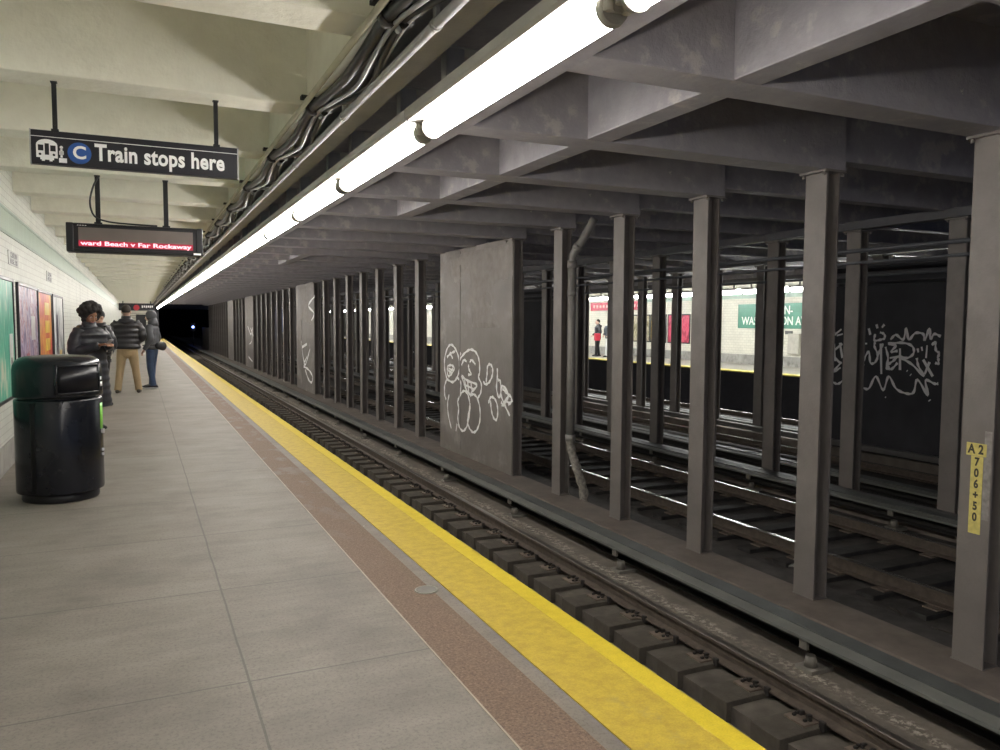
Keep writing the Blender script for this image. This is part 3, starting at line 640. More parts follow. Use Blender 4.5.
loft(bm, pts, [.066+.008*math.sin(i*2.1) for i in range(len(pts))], 18); obj('lower_bend', bm, pipe_dust, r)

# ---------------------------------------------------------------- fluorescent fixtures over the platform edge
fx = empty('fluorescent_fixture'); tag(fx, 'x', 'light')
bm = B(); prism(bm, [(-.14,.045),(-.125,.03),(.125,.03),(.14,.045),(.14,.09),(.09,.13),(-.09,.13),(-.14,.09)], -.98, .98); obj('housing', bm, housing_mat, fx)
bm = B(); loft(bm, [(0,-.905,-.012),(0,.905,-.012)], [(.056,.055)]*2, 20, ref=Vector((0,0,1))); obj('lamp_tube', bm, tube_mat, fx)
for s in (-1, 1):
    bm = B(); loft(bm, [(0,s*.905,-.012),(0,s*.935,-.012)], [(.062,.061),(.056,.055)], 20); bx(bm, -.05, .05, min(s*.935,s*.95), max(s*.935,s*.95), -.03, .05)
    loft(bm, [(-.035,s*.955,-.035),(-.035,s*.955,.05)], [.016,.016], 8); loft(bm, [(.035,s*.955,-.035),(.035,s*.955,.05)], [.016,.016], 8)
    obj('socket', bm, socket_mat, fx)
for y in (-.6, .6):
    bm = B(); bx(bm, -.05, .05, y-.04, y+.04, .12, .33); bx(bm, -.12, .12, y-.06, y+.06, .315, .325); obj('hanger', bm, tray_mat, fx)
fk = kids_of(fx); LX, LZ, LP = 1.527, 2.605, 1.975
n = 0
for k in range(-4, 35):
    y = 3.28+LP*k
    if y > PEND-.5: break
    lab = 'glowing fluorescent fixture nearest the top edge over the yellow strip' if k <= 0 else 'second glowing fluorescent fixture over the platform edge' if k == 1 else \
          'third glowing fluorescent fixture over the platform edge' if k == 2 else 'glowing fluorescent fixture farther down the line over the platform edge'
    grp = 'fluorescent fixtures over the platform edge'
    if n == 0: fx.location = (LX, y, LZ); fx['label'] = lab; fx['group'] = grp
    else: clone(fx, fk, lab, grp, (LX, y, LZ))
    n += 1
# ---- conduits and cables beside the fixtures
bm = B(); loft(bm, [(1.185,Y0,2.77),(1.185,PEND,2.77)], [.023,.023], 16); r = obj('white_conduit', bm, conduit_mat); tag(r, 'thick pale grey conduit running beside the lamps', 'conduit')
bm = B()
loft(bm, [(1.185,-.015,2.77),(1.185,.015,2.77)], [.028,.028], 16); bx(bm, 1.175, 1.195, -.015, .015, 2.785, ZB)
pc = obj('pipe_clamp', bm, tray_mat, r); pc.location = (0, 3.2-2*P, 0)
for k in range(-1, 34):
    c = pc.copy(); COL.objects.link(c); c.location = (0, 3.2+P*k, 0)
bm = B(); bx(bm, 1.225, 1.37, Y0, PEND, 2.80, 2.84, bev=.006); bx(bm, 1.30, 1.31, Y0, PEND, 2.83, ZB); r = obj('cable_tray', bm, tray_mat); tag(r, 'flat grey cable tray between the conduit and the lamps', 'cable tray')
bm = B(); loft(bm, [(.985,Y0,2.87),(.985,PEND,2.87)], [.017,.017], 10); r = obj('thin_pipe', bm, cream_pipe); tag(r, 'thin cream pipe running along the ceiling beams', 'pipe')
def wavy(x, z, amp, r, ph, name, m, lab):
    pts = []
    for k in range(-3, 30):
        y = 3.45+P*k
        pts += [(x, y, z), (x+amp*.25, y+P*.25, z-amp*.7), (x+amp*.5+ph*.02, y+P*.5, z-amp), (x+amp*.25, y+P*.75, z-amp*.7)]
    bm = B(); p = catmull(pts, 3); loft(bm, p, [r]*len(p), 10); return tag(obj(name, bm, m), lab, 'cable', 'sagging cables beside the conduit')
wavy(1.045, 2.865, .035, .030, 0, 'sagging_cable', cable_mat, 'thick black cable sagging between clamps beside the cream pipe')
wavy(1.075, 2.835, .045, .012, 1, 'sagging_cable', cable_grey, 'shiny grey cable sagging under the thick black cable')
wavy(1.115, 2.86, .075, .018, 2, 'sagging_cable', cable_mat, 'thinner black cable with the deepest sag beside the conduit')
wavy(1.14, 2.855, .055, .012, 1, 'sagging_cable', cable_grey, 'thin grey cable nearest the pale conduit')
cl = empty('cable_clamp'); tag(cl, 'dark cable clamp bolted to a beam above the platform edge', 'clamp', 'cable clamps along the run')
bm = B(); bx(bm, -.075, .11, -.03, .03, .05, .07); loft(bm, [(0,-.02,0),(0,.02,0)], [.045,.045], 14); loft(bm, [(.07,-.015,-.01),(.07,.015,-.01)], [.028,.028], 12); obj('clamp_body', bm, steel_dark, cl)
bm = B(); loft(bm, [(.05,0,-.05),(.05,0,.05)], [.009,.009], 8); ball(bm, (.05,0,-.05), .016, 10); bx(bm, .09, .12, -.02, .02, -.02, .05, bev=.004); obj('clamp_bolt', bm, cable_grey, cl)
lk = kids_of(cl); cl.location = (1.045, 3.45-P, 2.862)
for k in range(0, 20): clone(cl, lk, cl['label'], None, (1.045, 3.45+P*k, 2.862))
# pipes along the middle row and far walls
for x, z, rr, l in ((XB-.06, 2.60, .03, 'upper thin pipe fixed across the middle columns'), (XB-.06, 2.42, .022, 'lower thin pipe fixed across the middle columns'),
                    (XC-.06, 2.5, .03, 'pipe fixed across the far columns')):
    bm = B(); loft(bm, [(x,Y0,z),(x,90,z)], [rr,rr], 8); tag(obj('wall_pipe', bm, mat('pipe_dark', (.14,.145,.16), .45)), l, 'pipe')

# ---------------------------------------------------------------- posters on the near wall
def art(name, stops, scale=3., dist=3., sy=1., sz=1., off=0.):
    m, nt, b = nodes(name); v = coords(nt, 1, sy, sz)
    w = nt.nodes.new('ShaderNodeTexNoise'); w.inputs['Scale'].default_value = scale*.6; w.inputs['Distortion'].default_value = dist*.2; w.inputs['Detail'].default_value = 5
    nt.links.new(v, w.inputs['Vector'])
    n_ = noise(nt, 9, 6, coords(nt, 1, 1.6, .5)); f = mth(nt, 'MULTIPLY_ADD', mth(nt, 'SUBTRACT', n_, .5), 1.3, mth(nt, 'MULTIPLY_ADD', mth(nt, 'SUBTRACT', w.outputs['Fac'], .5), 1.6, .6))
    nt.links.new(ramp(nt, f, stops), b.inputs['Base Color']); b.inputs['Roughness'].default_value = .4; b.inputs['Specular IOR Level'].default_value = .3
    return m
def poster(y0, y1, z0, z1, m, lab, bits=()):
    r = empty('wall_poster', (-1.23, (y0+y1)/2, (z0+z1)/2)); tag(r, lab, 'poster', 'posters on the tiled wall')
    hy, hz = (y1-y0)/2, (z1-z0)/2
    bm = B(); bx(bm, .0, .018, -hy+.03, hy-.03, -hz+.03, hz-.03); obj('print', bm, m, r)
    bm = B(); t = .035
    for d in ((-hy, hy, hz-t, hz), (-hy, hy, -hz, -hz+t), (-hy, -hy+t, -hz, hz), (hy-t, hy, -hz, hz)): bx(bm, 0, .03, *d, bev=.004)
    obj('poster_frame', bm, mat('poster_frame', (.03,.03,.035), .35, .3, bmp=0), r)
    for (a, b_, c, d, mm) in bits:
        bm = B(); bx(bm, .0185, .020, a, b_, c, d); obj('printed_block', bm, mm, r)
yel = mat('print_yellow', (.75,.52,.04), .3, var=.2, bmp=0); wht = mat('print_white', (.7,.7,.68), .3, var=.1, bmp=0); redp = mat('print_red', (.45,.03,.05), .3, var=.2, bmp=0)
teal = mat('print_teal', (.03,.28,.20), .2, var=.3, scale=3, bmp=0); dkp = mat('print_dark', (.04,.03,.06), .3, var=.3, bmp=0)
poster(6.5, 8.3, .68, 1.94, art('poster_green_art', [(.3, (.02,.22,.15)), (.5, (.05,.36,.24)), (.68, (.10,.42,.30)), (.85, (.45,.55,.40))], 1.5), 'green poster partly hidden by the left frame edge')
poster(8.3, 9.80, .68, 1.94, art('poster_green_art2', [(.3, (.02,.22,.15)), (.55, (.05,.38,.25)), (.75, (.2,.45,.33)), (.85, (.55,.58,.45))], 1.2), 'green poster nearest the camera on the left wall', [(.38,.62,-.5,.05,wht), (.44,.56,-.52,-.2,dkp)])
poster(10.15, 12.02, .68, 1.93, art('poster_purple_art', [(.3, (.05,.03,.10)), (.46, (.22,.16,.32)), (.6, (.55,.52,.62)), (.72, (.30,.05,.10)), (.85, (.65,.62,.66))], 4, 6, 1.5), 'dark purple and white busy poster on the wall', [(-.3,-.05,-.5,-.2,redp), (.2,.6,-.05,.25,wht), (.3,.7,-.45,-.3,dkp)])
poster(12.06, 13.85, .68, 1.92, art('poster_red_art', [(.3, (.42,.03,.04)), (.5, (.55,.06,.05)), (.65, (.72,.22,.05)), (.85, (.78,.42,.08))], 2, 2), 'red poster with orange-yellow lettering blocks', [(-.05,.55,-.5+.26*i,-.32+.26*i,yel) for i in range(4)])
poster(14.05, 15.85, .68, 1.92, art('poster_pale_art', [(.3, (.12,.13,.14)), (.5, (.42,.44,.45)), (.7, (.62,.63,.62)), (.85, (.7,.7,.7))], 3, 4), 'pale grey and white poster with a yellow base, farthest on the wall', [(.1,.5,-.55,-.3,yel), (-.4,-.05,-.45,.3,dkp)])
for i, (y, l) in enumerate(((10.05, 'small station name tile plaque above the dark purple poster'), (13.85, 'small station name tile plaque above the red poster'))):
    r = empty('name_plaque', (-1.23, y, 2.17)); tag(r, l, 'plaque')
    bm = B(); bx(bm, 0, .006, -.38, .38, -.075, .075); obj('plaque_tile', bm, mat('plaque_grey', (.34,.35,.32), .4, var=.2), r)
    for z, t in ((.033, 'CLINTON'), (-.035, 'WASH. AVS')): text_obj('lettering', t, .085, sign_black, r, Matrix.Translation((.0075,0,z)) @ FACE_PX, depth=.0005, bold=.001, sx=1.3)
    # text on a wall that faces +X is read by someone looking towards -X

# ---------------------------------------------------------------- "Train stops here" sign
r = empty('train_stop_sign', (0, 5.45, 2.535)); tag(r, 'black hanging sign reading Train stops here with blue C disc', 'sign')
sx0, sx1, hz = -.553, .618, .1
bm = B(); bx(bm, sx0, sx1, -.025, .025, -hz, hz, bev=.003); obj('sign_panel', bm, sign_black, r)
bm = B(); bx(bm, sx0, sx1, -.0265, -.025, .060, .0635); obj('sign_line', bm, sign_white, r)
bm = B(); bx(bm, sx1-.001, sx1+.006, -.028, .028, -hz-.002, hz+.002); bx(bm, sx0-.006, sx0+.001, -.028, .028, -hz-.002, hz+.002); obj('end_trim', bm, sign_frame, r)
tm = text_mesh('Train stops here', .138, depth=.0006, bold=.0042, align='LEFT', space=1.05)
xs = [v.co.x for v in tm.vertices]; w = max(xs)-min(xs); k = .752/w
tm.transform(Matrix.Translation((-.216-min(xs)*k, -.026, -.010)) @ FACE_NY @ Matrix.Diagonal((k, 1, 1, 1))); tm.materials.clear(); tm.materials.append(sign_white)
t = bpy.data.objects.new('sign_text', tm); COL.objects.link(t); t.parent = r
bm = B(); loft(bm, [(-.298,-.0252,-.020),(-.298,-.0268,-.020)], [.064,.064], 40); disc = obj('blue_disc', bm, sign_blue, r)
text_obj('disc_letter', 'C', .105, sign_white, disc, Matrix.Translation((-.298,-.0275,-.020)) @ FACE_NY, depth=.0004, bold=.003)
bm = B()    # little train front
def plate(bm, x0, x1, z0, z1, y=-.026, mi=0, d=.0012): bx(bm, x0, x1, y-d, y, z0, z1, mi=mi)
cx = -.47
pts = [(cx+.056*math.cos(a)*1.0, .012+.035*math.sin(a)) for a in [PI*i/14 for i in range(15)]]
prof = [(cx-.056,-.062)]+[(cx+.056,-.062)]+pts
a = [bm.verts.new((x,-.026,z)) for x, z in prof]; b_ = [bm.verts.new((x,-.0275,z)) for x, z in prof]
for i in range(len(prof)): bm.faces.new((a[i], a[(i+1)%len(prof)], b_[(i+1)%len(prof)], b_[i]))
bm.faces.new(a); bm.faces.new(b_)
plate(bm, cx-.036, cx+.036, -.074, -.062); plate(bm, cx-.028, cx-.012, -.082, -.074); plate(bm, cx+.012, cx+.028, -.082, -.074)
for xx in (-.011, .011): pass
plate(bm, .070+cx, .082+cx, -.055, -.005); plate(bm, .064+cx, .088+cx, -.038, -.015)      # waiting figure
plate(bm, .062+cx, .104+cx, -.085, -.058); loft(bm, [(.076+cx,-.026,.006),(.076+cx,-.0275,.006)], [.009,.009], 12)
tr = obj('train_icon', bm, sign_white, r)
bm = B(); plate(bm, cx-.046, cx-.018, -.022, .012, -.0275); plate(bm, cx+.018, cx+.046, -.022, .012, -.0275); plate(bm, cx-.011, cx+.011, -.045, .022, -.0275)
for xx in (-.036, .036): loft(bm, [(cx+xx,-.0275,-.043),(cx+xx,-.029,-.043)], [.007,.007], 10)
obj('icon_window', bm, sign_black, tr)
for x in (-.425, .490):
    bm = B(); bx(bm, x-.013, x+.013, -.013, .013, hz, ZB-2.535, bev=.002); bx(bm, x-.018, x+.018, -.018, .018, ZB-2.535-.006, ZB-2.535); bx(bm, x-.02, x+.02, -.027, -.0, hz-.01, hz+.012); loft(bm, [(x,-.013,hz+.04),(x,-.017,hz+.04)], [.004,.004], 8)
    obj('hanging_rod', bm, black_metal, r)

# ---------------------------------------------------------------- LED display
r = empty('led_display', (0, 8.72, 2.31)); tag(r, 'black hanging display with red scrolling letters below the stop sign', 'display')
lx0, lx1, lh = -.605, .620, .14
bm = B(); bx(bm, lx0, lx1, -.10, .10, -lh, lh, bev=.018)
for z in (lh-.02, -lh+.02): bx(bm, lx0-.004, lx1+.004, -.106, .10, z-.012, z+.012, bev=.005)
bx(bm, lx0-.006, lx0+.06, -.108, .10, -lh, lh, bev=.01); bx(bm, lx1-.06, lx1+.006, -.108, .10, -lh, lh, bev=.01)
obj('case', bm, black_metal, r)
bm = B(); bx(bm, lx0+.10, lx1-.09, -.104, -.10, -.085, .098); scr = obj('screen', bm, mat('led_screen', (.17,.14,.125), .35, var=.06, bmp=0), r)
m_, nt_, b_2 = nodes('led_glow'); v_ = coords(nt_)
b_2.inputs['Base Color'].default_value = (.2,.01,.03,1); b_2.inputs['Emission Color'].default_value = (1,.03,.09,1); b_2.inputs['Emission Strength'].default_value = .09
bm = B(); bx(bm, lx0+.10, lx1-.09, -.1055, -.104, -.085, -.028); obj('halo_band', bm, m_, scr)  # emissive band imitates the red halo around the lit letters
tm = text_mesh('ward Beach v Far Rockaway', .085, depth=.0006, bold=.0018, align='LEFT')
xs = [v.co.x for v in tm.vertices]; w = max(xs)-min(xs); k = (lx1-lx0-.22)/w
tm.transform(Matrix.Translation((lx0+.115-min(xs)*k, -.1065, -.056)) @ FACE_NY @ Matrix.Diagonal((k, .66, 1, 1))); tm.materials.clear(); tm.materials.append(emit('led_letters', (1,.42,.48), .5))
t = bpy.data.objects.new('led_text', tm); COL.objects.link(t); t.parent = scr
bm = B(); bx(bm, lx1-.085, lx1-.015, -.112, -.108, -.132, -.112); o = obj('sticker', bm, sign_white, r); o['label'] = 'small white sticker'
bm = B()
for i in range(4): bx(bm, lx0+.09+.022*i, lx0+.105+.022*i, -.109, -.105, .112, .118)
obj('case_mark', bm, sign_white, r)
for x in (-.333, .285):
    bm = B(); bx(bm, x-.022, x+.022, -.02, .02, lh, ZB-2.31, bev=.003); bx(bm, x-.026, x+.026, -.024, .024, ZB-2.31-.01, ZB-2.31); bx(bm, x-.035, x+.035, -.04, .04, lh-.005, lh+.02)
    obj('hanging_rod', bm, black_metal, r)
bm = B(); p = catmull([(-.32,-.02,.61),(-.37,-.03,.5),(-.40,-.03,.35),(-.365,-.04,.22),(-.25,-.05,.17),(-.05,-.06,.155),(.2,-.06,.15)], 6); loft(bm, p, [.009]*len(p), 8); obj('power_cable', bm, cable_mat, r)

# ---------------------------------------------------------------- litter bin
r = empty('litter_bin', (-.625, 7.5, 0)); tag(r, 'glossy black round litter bin on the platform by the tiled wall', 'litter bin')
bin_mat = mat('bin_gloss', (.010,.011,.015), .24, var=.2, scale=3, bmp=.04, bscale=8, spec=.4)
bin_low = mat('bin_gloss_scuffed', (.010,.011,.015), .22, var=.2, scale=3, bmp=.05, bscale=8, spec=.4, dirt=(.05,.048,.045), dscale=6, dlo=.6, dhi=.8)
R_ = .33
bm = B(); lathe(bm, [(.285,0),(.29,.01),(.29,.07),(.27,.08)], 64); obj('foot', bm, black_metal, r)
bm = B(); lathe(bm, [(.30,.065),(R_-.003,.075),(R_,.09),(R_,.835),(R_-.006,.85),(R_-.03,.852)], 72); obj('body', bm, bin_low, r)
bm = B(); lathe(bm, [(R_-.03,.845),(R_-.028,.872)], 64); obj('gap_ring', bm, black_metal, r)
bm = B(); lathe(bm, [(R_-.02,.868),(R_+.002,.870),(R_+.006,.885),(R_+.004,1.09),(R_-.002,1.13),(R_-.02,1.165),(R_-.05,1.19),(R_-.09,1.203),(.12,1.212),(.0005,1.214)], 72)
lid = obj('lid', bm, bin_mat, r)
# recessed mouth of the lid, facing the platform
bm = B(); n_ = 16
def arc_panel(bm, a0, a1, z0, z1, rr, t, n=14, mi=0):
    fr = []
    for i in range(n+1):
        a = a0+(a1-a0)*i/n; fr.append([bm.verts.new((q*math.cos(a), q*math.sin(a), z)) for q, z in ((rr,z0),(rr+t,z0),(rr+t,z1),(rr,z1))])
    for p_, q_ in zip(fr, fr[1:]):
        for j in range(4): f = bm.faces.new((p_[j], p_[(j+1)%4], q_[(j+1)%4], q_[j])); f.smooth = True
    bm.faces.new(fr[0]); bm.faces.new(list(reversed(fr[-1])))
arc_panel(bm, math.radians(-88), math.radians(-22), 1.125, 1.14, R_-.002, .012); arc_panel(bm, math.radians(-88), math.radians(-22), .90, .915, R_+.004, .006)
arc_panel(bm, math.radians(-90), math.radians(-86), .90, 1.145, R_+.003, .008, 2); arc_panel(bm, math.radians(-24), math.radians(-20), .90, 1.145, R_+.003, .008, 2)
obj('mouth_rim', bm, bin_mat, lid)
bm = B(); arc_panel(bm, math.radians(-86), math.radians(-24), .918, 1.12, R_+.004, .0025); obj('mouth_flap', bm, mat('bin_flap', (.007,.007,.010), .32, bmp=0, spec=.35), lid)
bm = B(); arc_panel(bm, math.radians(-124), math.radians(-117), .10, .83, R_-.001, .003, 3); o = obj('door_gap', bm, mat('bin_gap', (.002,.002,.002), .9, bmp=0), r)
bm = B(); arc_panel(bm, math.radians(-19), math.radians(-7), .58, .80, R_+.0005, .002, 4); o = obj('sticker', bm, mat('sticker_green', (.22,.62,.08), .4, bmp=0), r); o['label'] = 'bright green sticker'
bm = B(); arc_panel(bm, math.radians(-22), math.radians(-10), .945, .985, R_+.007, .003, 4); arc_panel(bm, math.radians(-20), math.radians(-14), 1.0, 1.03, R_+.007, .003, 3); o = obj('sticker', bm, sign_white, lid); o['label'] = 'torn white sticker'
bm = B(); loft(bm, [(R_*.93,-.07,.56),(R_*1.03,-.08,.56)], [.02,.02], 12); loft(bm, [(R_*.93,-.07,.40),(R_*1.01,-.08,.40)], [.012,.012], 10); loft(bm, [(R_*.93,-.07,.36),(R_*1.01,-.08,.36)], [.012,.012], 10); obj('lock', bm, cable_grey, r)

# small utility cover in the platform
r = empty('utility_cover', (1.43, 4.03, 0)); tag(r, 'small round metal cover set in the red-brown strip', 'cover')
bm = B(); lathe(bm, [(.055,.0),(.055,.0055),(.05,.006)], 32); obj('cover_plate', bm, mat('cover_dark', (.17,.165,.15), .5), r)
bm = B()
for i in range(32):
    a = 2*PI*i/32; b = 2*PI*(i+1)/32
    vs = [bm.verts.new((q*math.cos(t_), q*math.sin(t_), z)) for t_ in (a, b) for q, z in ((.055,.0025),(.066,.0025),(.064,.007),(.057,.007))]
    for j in range(4): bm.faces.new((vs[j], vs[(j+1)%4], vs[4+(j+1)%4], vs[4+j]))
bmesh.ops.remove_doubles(bm, verts=bm.verts[:], dist=.0005)
obj('cover_ring', bm, mat('cover_ring', (.30,.30,.25), .4, .3), r)

# blue signal in the tunnel
r = empty('tunnel_signal', (5.37, 90, .885)); tag(r, 'small bluish-white signal lamp deep in the dark tunnel', 'signal')
bm = B(); bx(bm, -.22, .22, 0, .3, -.45, .45, bev=.03); obj('signal_case', bm, black_metal, r)
bm = B(); ball(bm, (0,-.02,0), .12, 16); obj('signal_lens', bm, emit('blue_signal', (.16,.26,1.), 4), r)
bm = B(); loft(bm, [(0,.15,-.45),(0,.15,-2.0)], [.05,.05], 10); obj('signal_post', bm, black_metal, r)

# overhead sign far down the platform
r = empty('exit_sign', (.05, 62, 2.5)); tag(r, 'distant black hanging sign with a red disc near the platform end', 'sign')
bm = B(); bx(bm, -1.28, 1.05, -.05, .05, -.25, .27); obj('sign_panel', bm, sign_black, r)
bm = B(); loft(bm, [(-.13,-.052,-.04),(-.13,-.06,-.04)], [.2,.2], 28); obj('red_disc', bm, mat('sign_red', (.55,.03,.05), .4, bmp=0), r)
bm = B(); bx(bm, -.88, -.78, -.056, -.05, -.15, .12); 
for i in range(6): bx(bm, .22+.13*i, .30+.13*i, -.056, -.05, -.05+.03*(i%2), .12)
bx(bm, -.93, -.73, -.056, -.05, .04, .1); obj('sign_text', bm, sign_white, r)
for x in (-1.0, .8): bm = B(); bx(bm, x-.03, x+.03, -.03, .03, .27, ZB-2.5); obj('hanging_rod', bm, black_metal, r)

# ---------------------------------------------------------------- opposite platform
bm = B(); bx(bm, FEDGE, FEDGE+.2, Y0, 110, -.25, 0, mi=1); bx(bm, FEDGE+.2, FWALL+.3, Y0, 110, -.25, 0); bx(bm, FEDGE+.2, FWALL+.3, Y0, 110, -1.7, -.25, mi=1)
struct(obj('floor_opposite', bm, [mat('far_floor', (.30,.28,.25), .6), mat('under_edge', (.02,.02,.026), .8)]), 'concrete floor of the opposite platform')
struct(box_obj('trim_6', (FEDGE-.01, FEDGE+.45, Y0, 110, -.03, .006), mat('far_yellow', (.66,.55,.12), .5)), 'yellow safety strip of the opposite platform')
struct(box_obj('wall_right', (FWALL, FWALL+.3, Y0, 110, 0, ZS), far_tile), 'white tiled wall of the opposite platform')
struct(box_obj('baseboard_right', (FWALL-.02, FWALL, Y0, 110, 0, .36), tile_base), 'grey base of the opposite wall')
struct(box_obj('trim_7', (FWALL-.015, FWALL, Y0, 29, 2.46, 2.80), green_tile), 'green tile band of the opposite wall')
r = empty('station_name_sign', (FWALL, 21.2, 1.80)); tag(r, 'green tile station name sign with white letters on the opposite wall', 'sign')
box_obj('name_panel', (-.03, 0, -1.82, 1.82, -.42, .42), far_green, r)
bm = B()
for d in ((-1.85,1.85,.40,.45), (-1.85,1.85,-.45,-.40), (-1.85,-1.80,-.45,.45), (1.80,1.85,-.45,.45)): bx(bm, -.036, 0, *d)
obj('name_border', bm, far_green, r)
for t, z, wd_ in (('CLINTON-', .19, 1.75), ('WASHINGTON AVS', -.19, 3.3)):
    tm = text_mesh(t, .42, depth=.003, bold=.006); xs = [v.co.x for v in tm.vertices]; k = wd_/(max(xs)-min(xs)); c0 = (max(xs)+min(xs))/2
    tm.transform(Matrix.Translation((-.034, 0, z)) @ FACE_NX @ Matrix.Diagonal((k,1,1,1)) @ Matrix.Translation((-c0,0,0))); tm.materials.clear(); tm.materials.append(mat('name_white', (.8,.85,.78), .4, bmp=0))
    o = bpy.data.objects.new('name_letters', tm); COL.objects.link(o); o.parent = r
for y, l in ((21.25, 'small dark plaque under the left of the green name sign'), (20.5, 'small dark plaque under the right of the green name sign')):
    tag(box_obj('wall_plaque', (FWALL-.02, FWALL, y-.17, y+.17, 1.15, 1.27), mat('plaque_dark', (.14,.14,.13), .5)), l, 'plaque')
r = empty('wall_cabinet', (FWALL, 20.2, .82)); tag(r, 'grey metal cabinet on the opposite wall below the name sign', 'cabinet')
box_obj('cabinet_body', (-.1, 0, -.26, .26, -.36, .36), mat('cabinet', (.42,.40,.34), .5), r, bev=.01); box_obj('cabinet_door', (-.108, -.1, -.22, .22, -.32, .32), mat('cabinet_d', (.46,.44,.38), .5), r)
def fposter(y0, y1, m, lab, z0=.72, z1=1.86):
    r = empty('wall_poster', (FWALL, (y0+y1)/2, 0)); tag(r, lab, 'poster', 'posters on the opposite wall'); h = (y1-y0)/2
    box_obj('print', (-.02, 0, -h+.03, h-.03, z0, z1), m, r)
    bm = B()
    for d in ((-h,h,z1,z1+.05), (-h,h,z0-.05,z0), (-h,-h+.05,z0,z1), (h-.05,h,z0,z1)): bx(bm, -.03, 0, *d)
    obj('poster_frame', bm, mat('poster_frame', (.03,.03,.035), .35), r)
fposter(28.7, 30.0, art('far_art_a', [(.3,(.12,.10,.06)),(.5,(.32,.28,.16)),(.65,(.6,.55,.4)),(.85,(.2,.15,.1))], 3, 5), 'brown and cream poster on the opposite wall, leftmost of three')
fposter(27.5, 28.65, art('far_art_b', [(.3,(.5,.30,.05)),(.5,(.62,.45,.12)),(.7,(.35,.3,.2)),(.85,(.7,.6,.3))], 3, 5), 'orange and tan poster on the opposite wall, middle of three')
fposter(25.9, 27.4, art('far_art_c', [(.3,(.5,.04,.10)),(.55,(.65,.10,.16)),(.8,(.3,.03,.06))], 3, 5), 'red poster on the opposite wall, rightmost of three')
r = empty('wall_banner', (FWALL, 31.5, 2.33)); tag(r, 'red banner band with pale lettering high on the opposite wall', 'banner')
box_obj('banner_panel', (-.05, -.01, -2.2, 2.2, -.2, .2), mat('banner_red', (.55,.05,.09), .4), r)
bm = B()
for i in range(14): bx(bm, -.055, -.05, -2.0+.29*i, -1.84+.29*i, -.07, .07)
obj('banner_text', bm, mat('banner_pale', (.7,.45,.42), .5), r)
ff = empty('platform_lamp'); tag(ff, 'glowing tube fixture hanging over the opposite platform edge', 'light', 'tube fixtures over the opposite platform')
bm = B(); bx(bm, -.14, .14, -.9, .9, .05, .12, bev=.01); obj('housing', bm, housing_mat, ff)
bm = B(); loft(bm, [(0,-.86,0),(0,.86,0)], [(.10,.07)]*2, 14); obj('lamp_tube', bm, tube_far, ff)
bm = B()
for y in (-.6,.6): bx(bm, -.02, .02, y-.02, y+.02, .1, ZB-2.52)
obj('hanger', bm, tray_mat, ff); fk2 = kids_of(ff)
for i in range(34):
    y = 12.2+1.97*i
    if i == 0: ff.location = (FEDGE-.05, y, 2.52)
    else: clone(ff, fk2, ff['label'], None, (FEDGE-.05, y, 2.52))
for x, z, l in ((FEDGE+.35, 2.86, 'dark duct along the ceiling of the opposite platform'), (FEDGE-.5, 2.84, 'dark pipe in front of the opposite platform lamps')):
    bm = B(); bx(bm, x-.06, x+.06, Y0, 100, z-.06, z+.06, bev=.02); tag(obj('ceiling_duct', bm, mat('duct', (.12,.115,.11), .5)), l, 'duct')

# ---------------------------------------------------------------- people
skin_d = mat('skin_brown', (.30,.155,.09), .5, var=.05, bmp=0); skin_l = mat('skin_light', (.55,.36,.27), .5, var=.05, bmp=0)
eye_w = mat('eye_white', (.7,.68,.65), .3, var=.02, bmp=0); eye_b = mat('eye_dark', (.02,.015,.012), .2, var=.02, bmp=0); lip = mat('lips', (.30,.09,.08), .4, var=.05, bmp=0)
def fused(name, bm, m, parent, voxel=.010, smooth=3):
    """joins overlapping shapes into one continuous skin"""
    me = bpy.data.meshes.new(name); bmesh.ops.recalc_face_normals(bm, faces=bm.faces[:]); bm.to_mesh(me); bm.free()
    o = bpy.data.objects.new(name, me); COL.objects.link(o)
    md = o.modifiers.new('r', 'REMESH'); md.mode = 'VOXEL'; md.voxel_size = voxel; md.use_smooth_shade = True
    sm = o.modifiers.new('s', 'SMOOTH'); sm.iterations = smooth; sm.factor = .5
    dg = bpy.context.evaluated_depsgraph_get(); me2 = bpy.data.meshes.new_from_object(o.evaluated_get(dg))
    bpy.data.objects.remove(o); me2.name = name; me2.materials.clear(); me2.materials.append(m)
    o = bpy.data.objects.new(name, me2); COL.objects.link(o); o.parent = parent
    return o
def hand(bm, w, d, side, curl=.5):
    """palm and five fingers starting at wrist w and pointing along d"""
    w = Vector(w); d = Vector(d).normalized(); u = d.cross(Vector((0,0,1))); u = u.normalized() if u.length > .1 else Vector((1,0,0)); v = u.cross(d)
    loft(bm, [w-d*.03, w+d*.03, w+d*.085], [(.026,.020),(.036,.016),(.038,.014)], 12, ref=v, round_caps=True)
    for i, (off, L) in enumerate(((-.027,.062),(-.009,.072),(.009,.068),(.026,.052))):
        a = w+d*.082+u*off; b = a+d*(L*.45)-v*(.008*curl); c = b+d*(L*.35)-v*(.03*curl); e = c+d*(L*.12)-v*(.03*curl)
        loft(bm, [a, b, c, e], [.0095,.009,.008,.007], 8, round_caps=True)
    a = w+d*.02+u*(-.032*side); loft(bm, [a, a+d*.03-u*.022*side, a+d*.058-u*.028*side-v*.012], [.011,.010,.008], 8, round_caps=True)
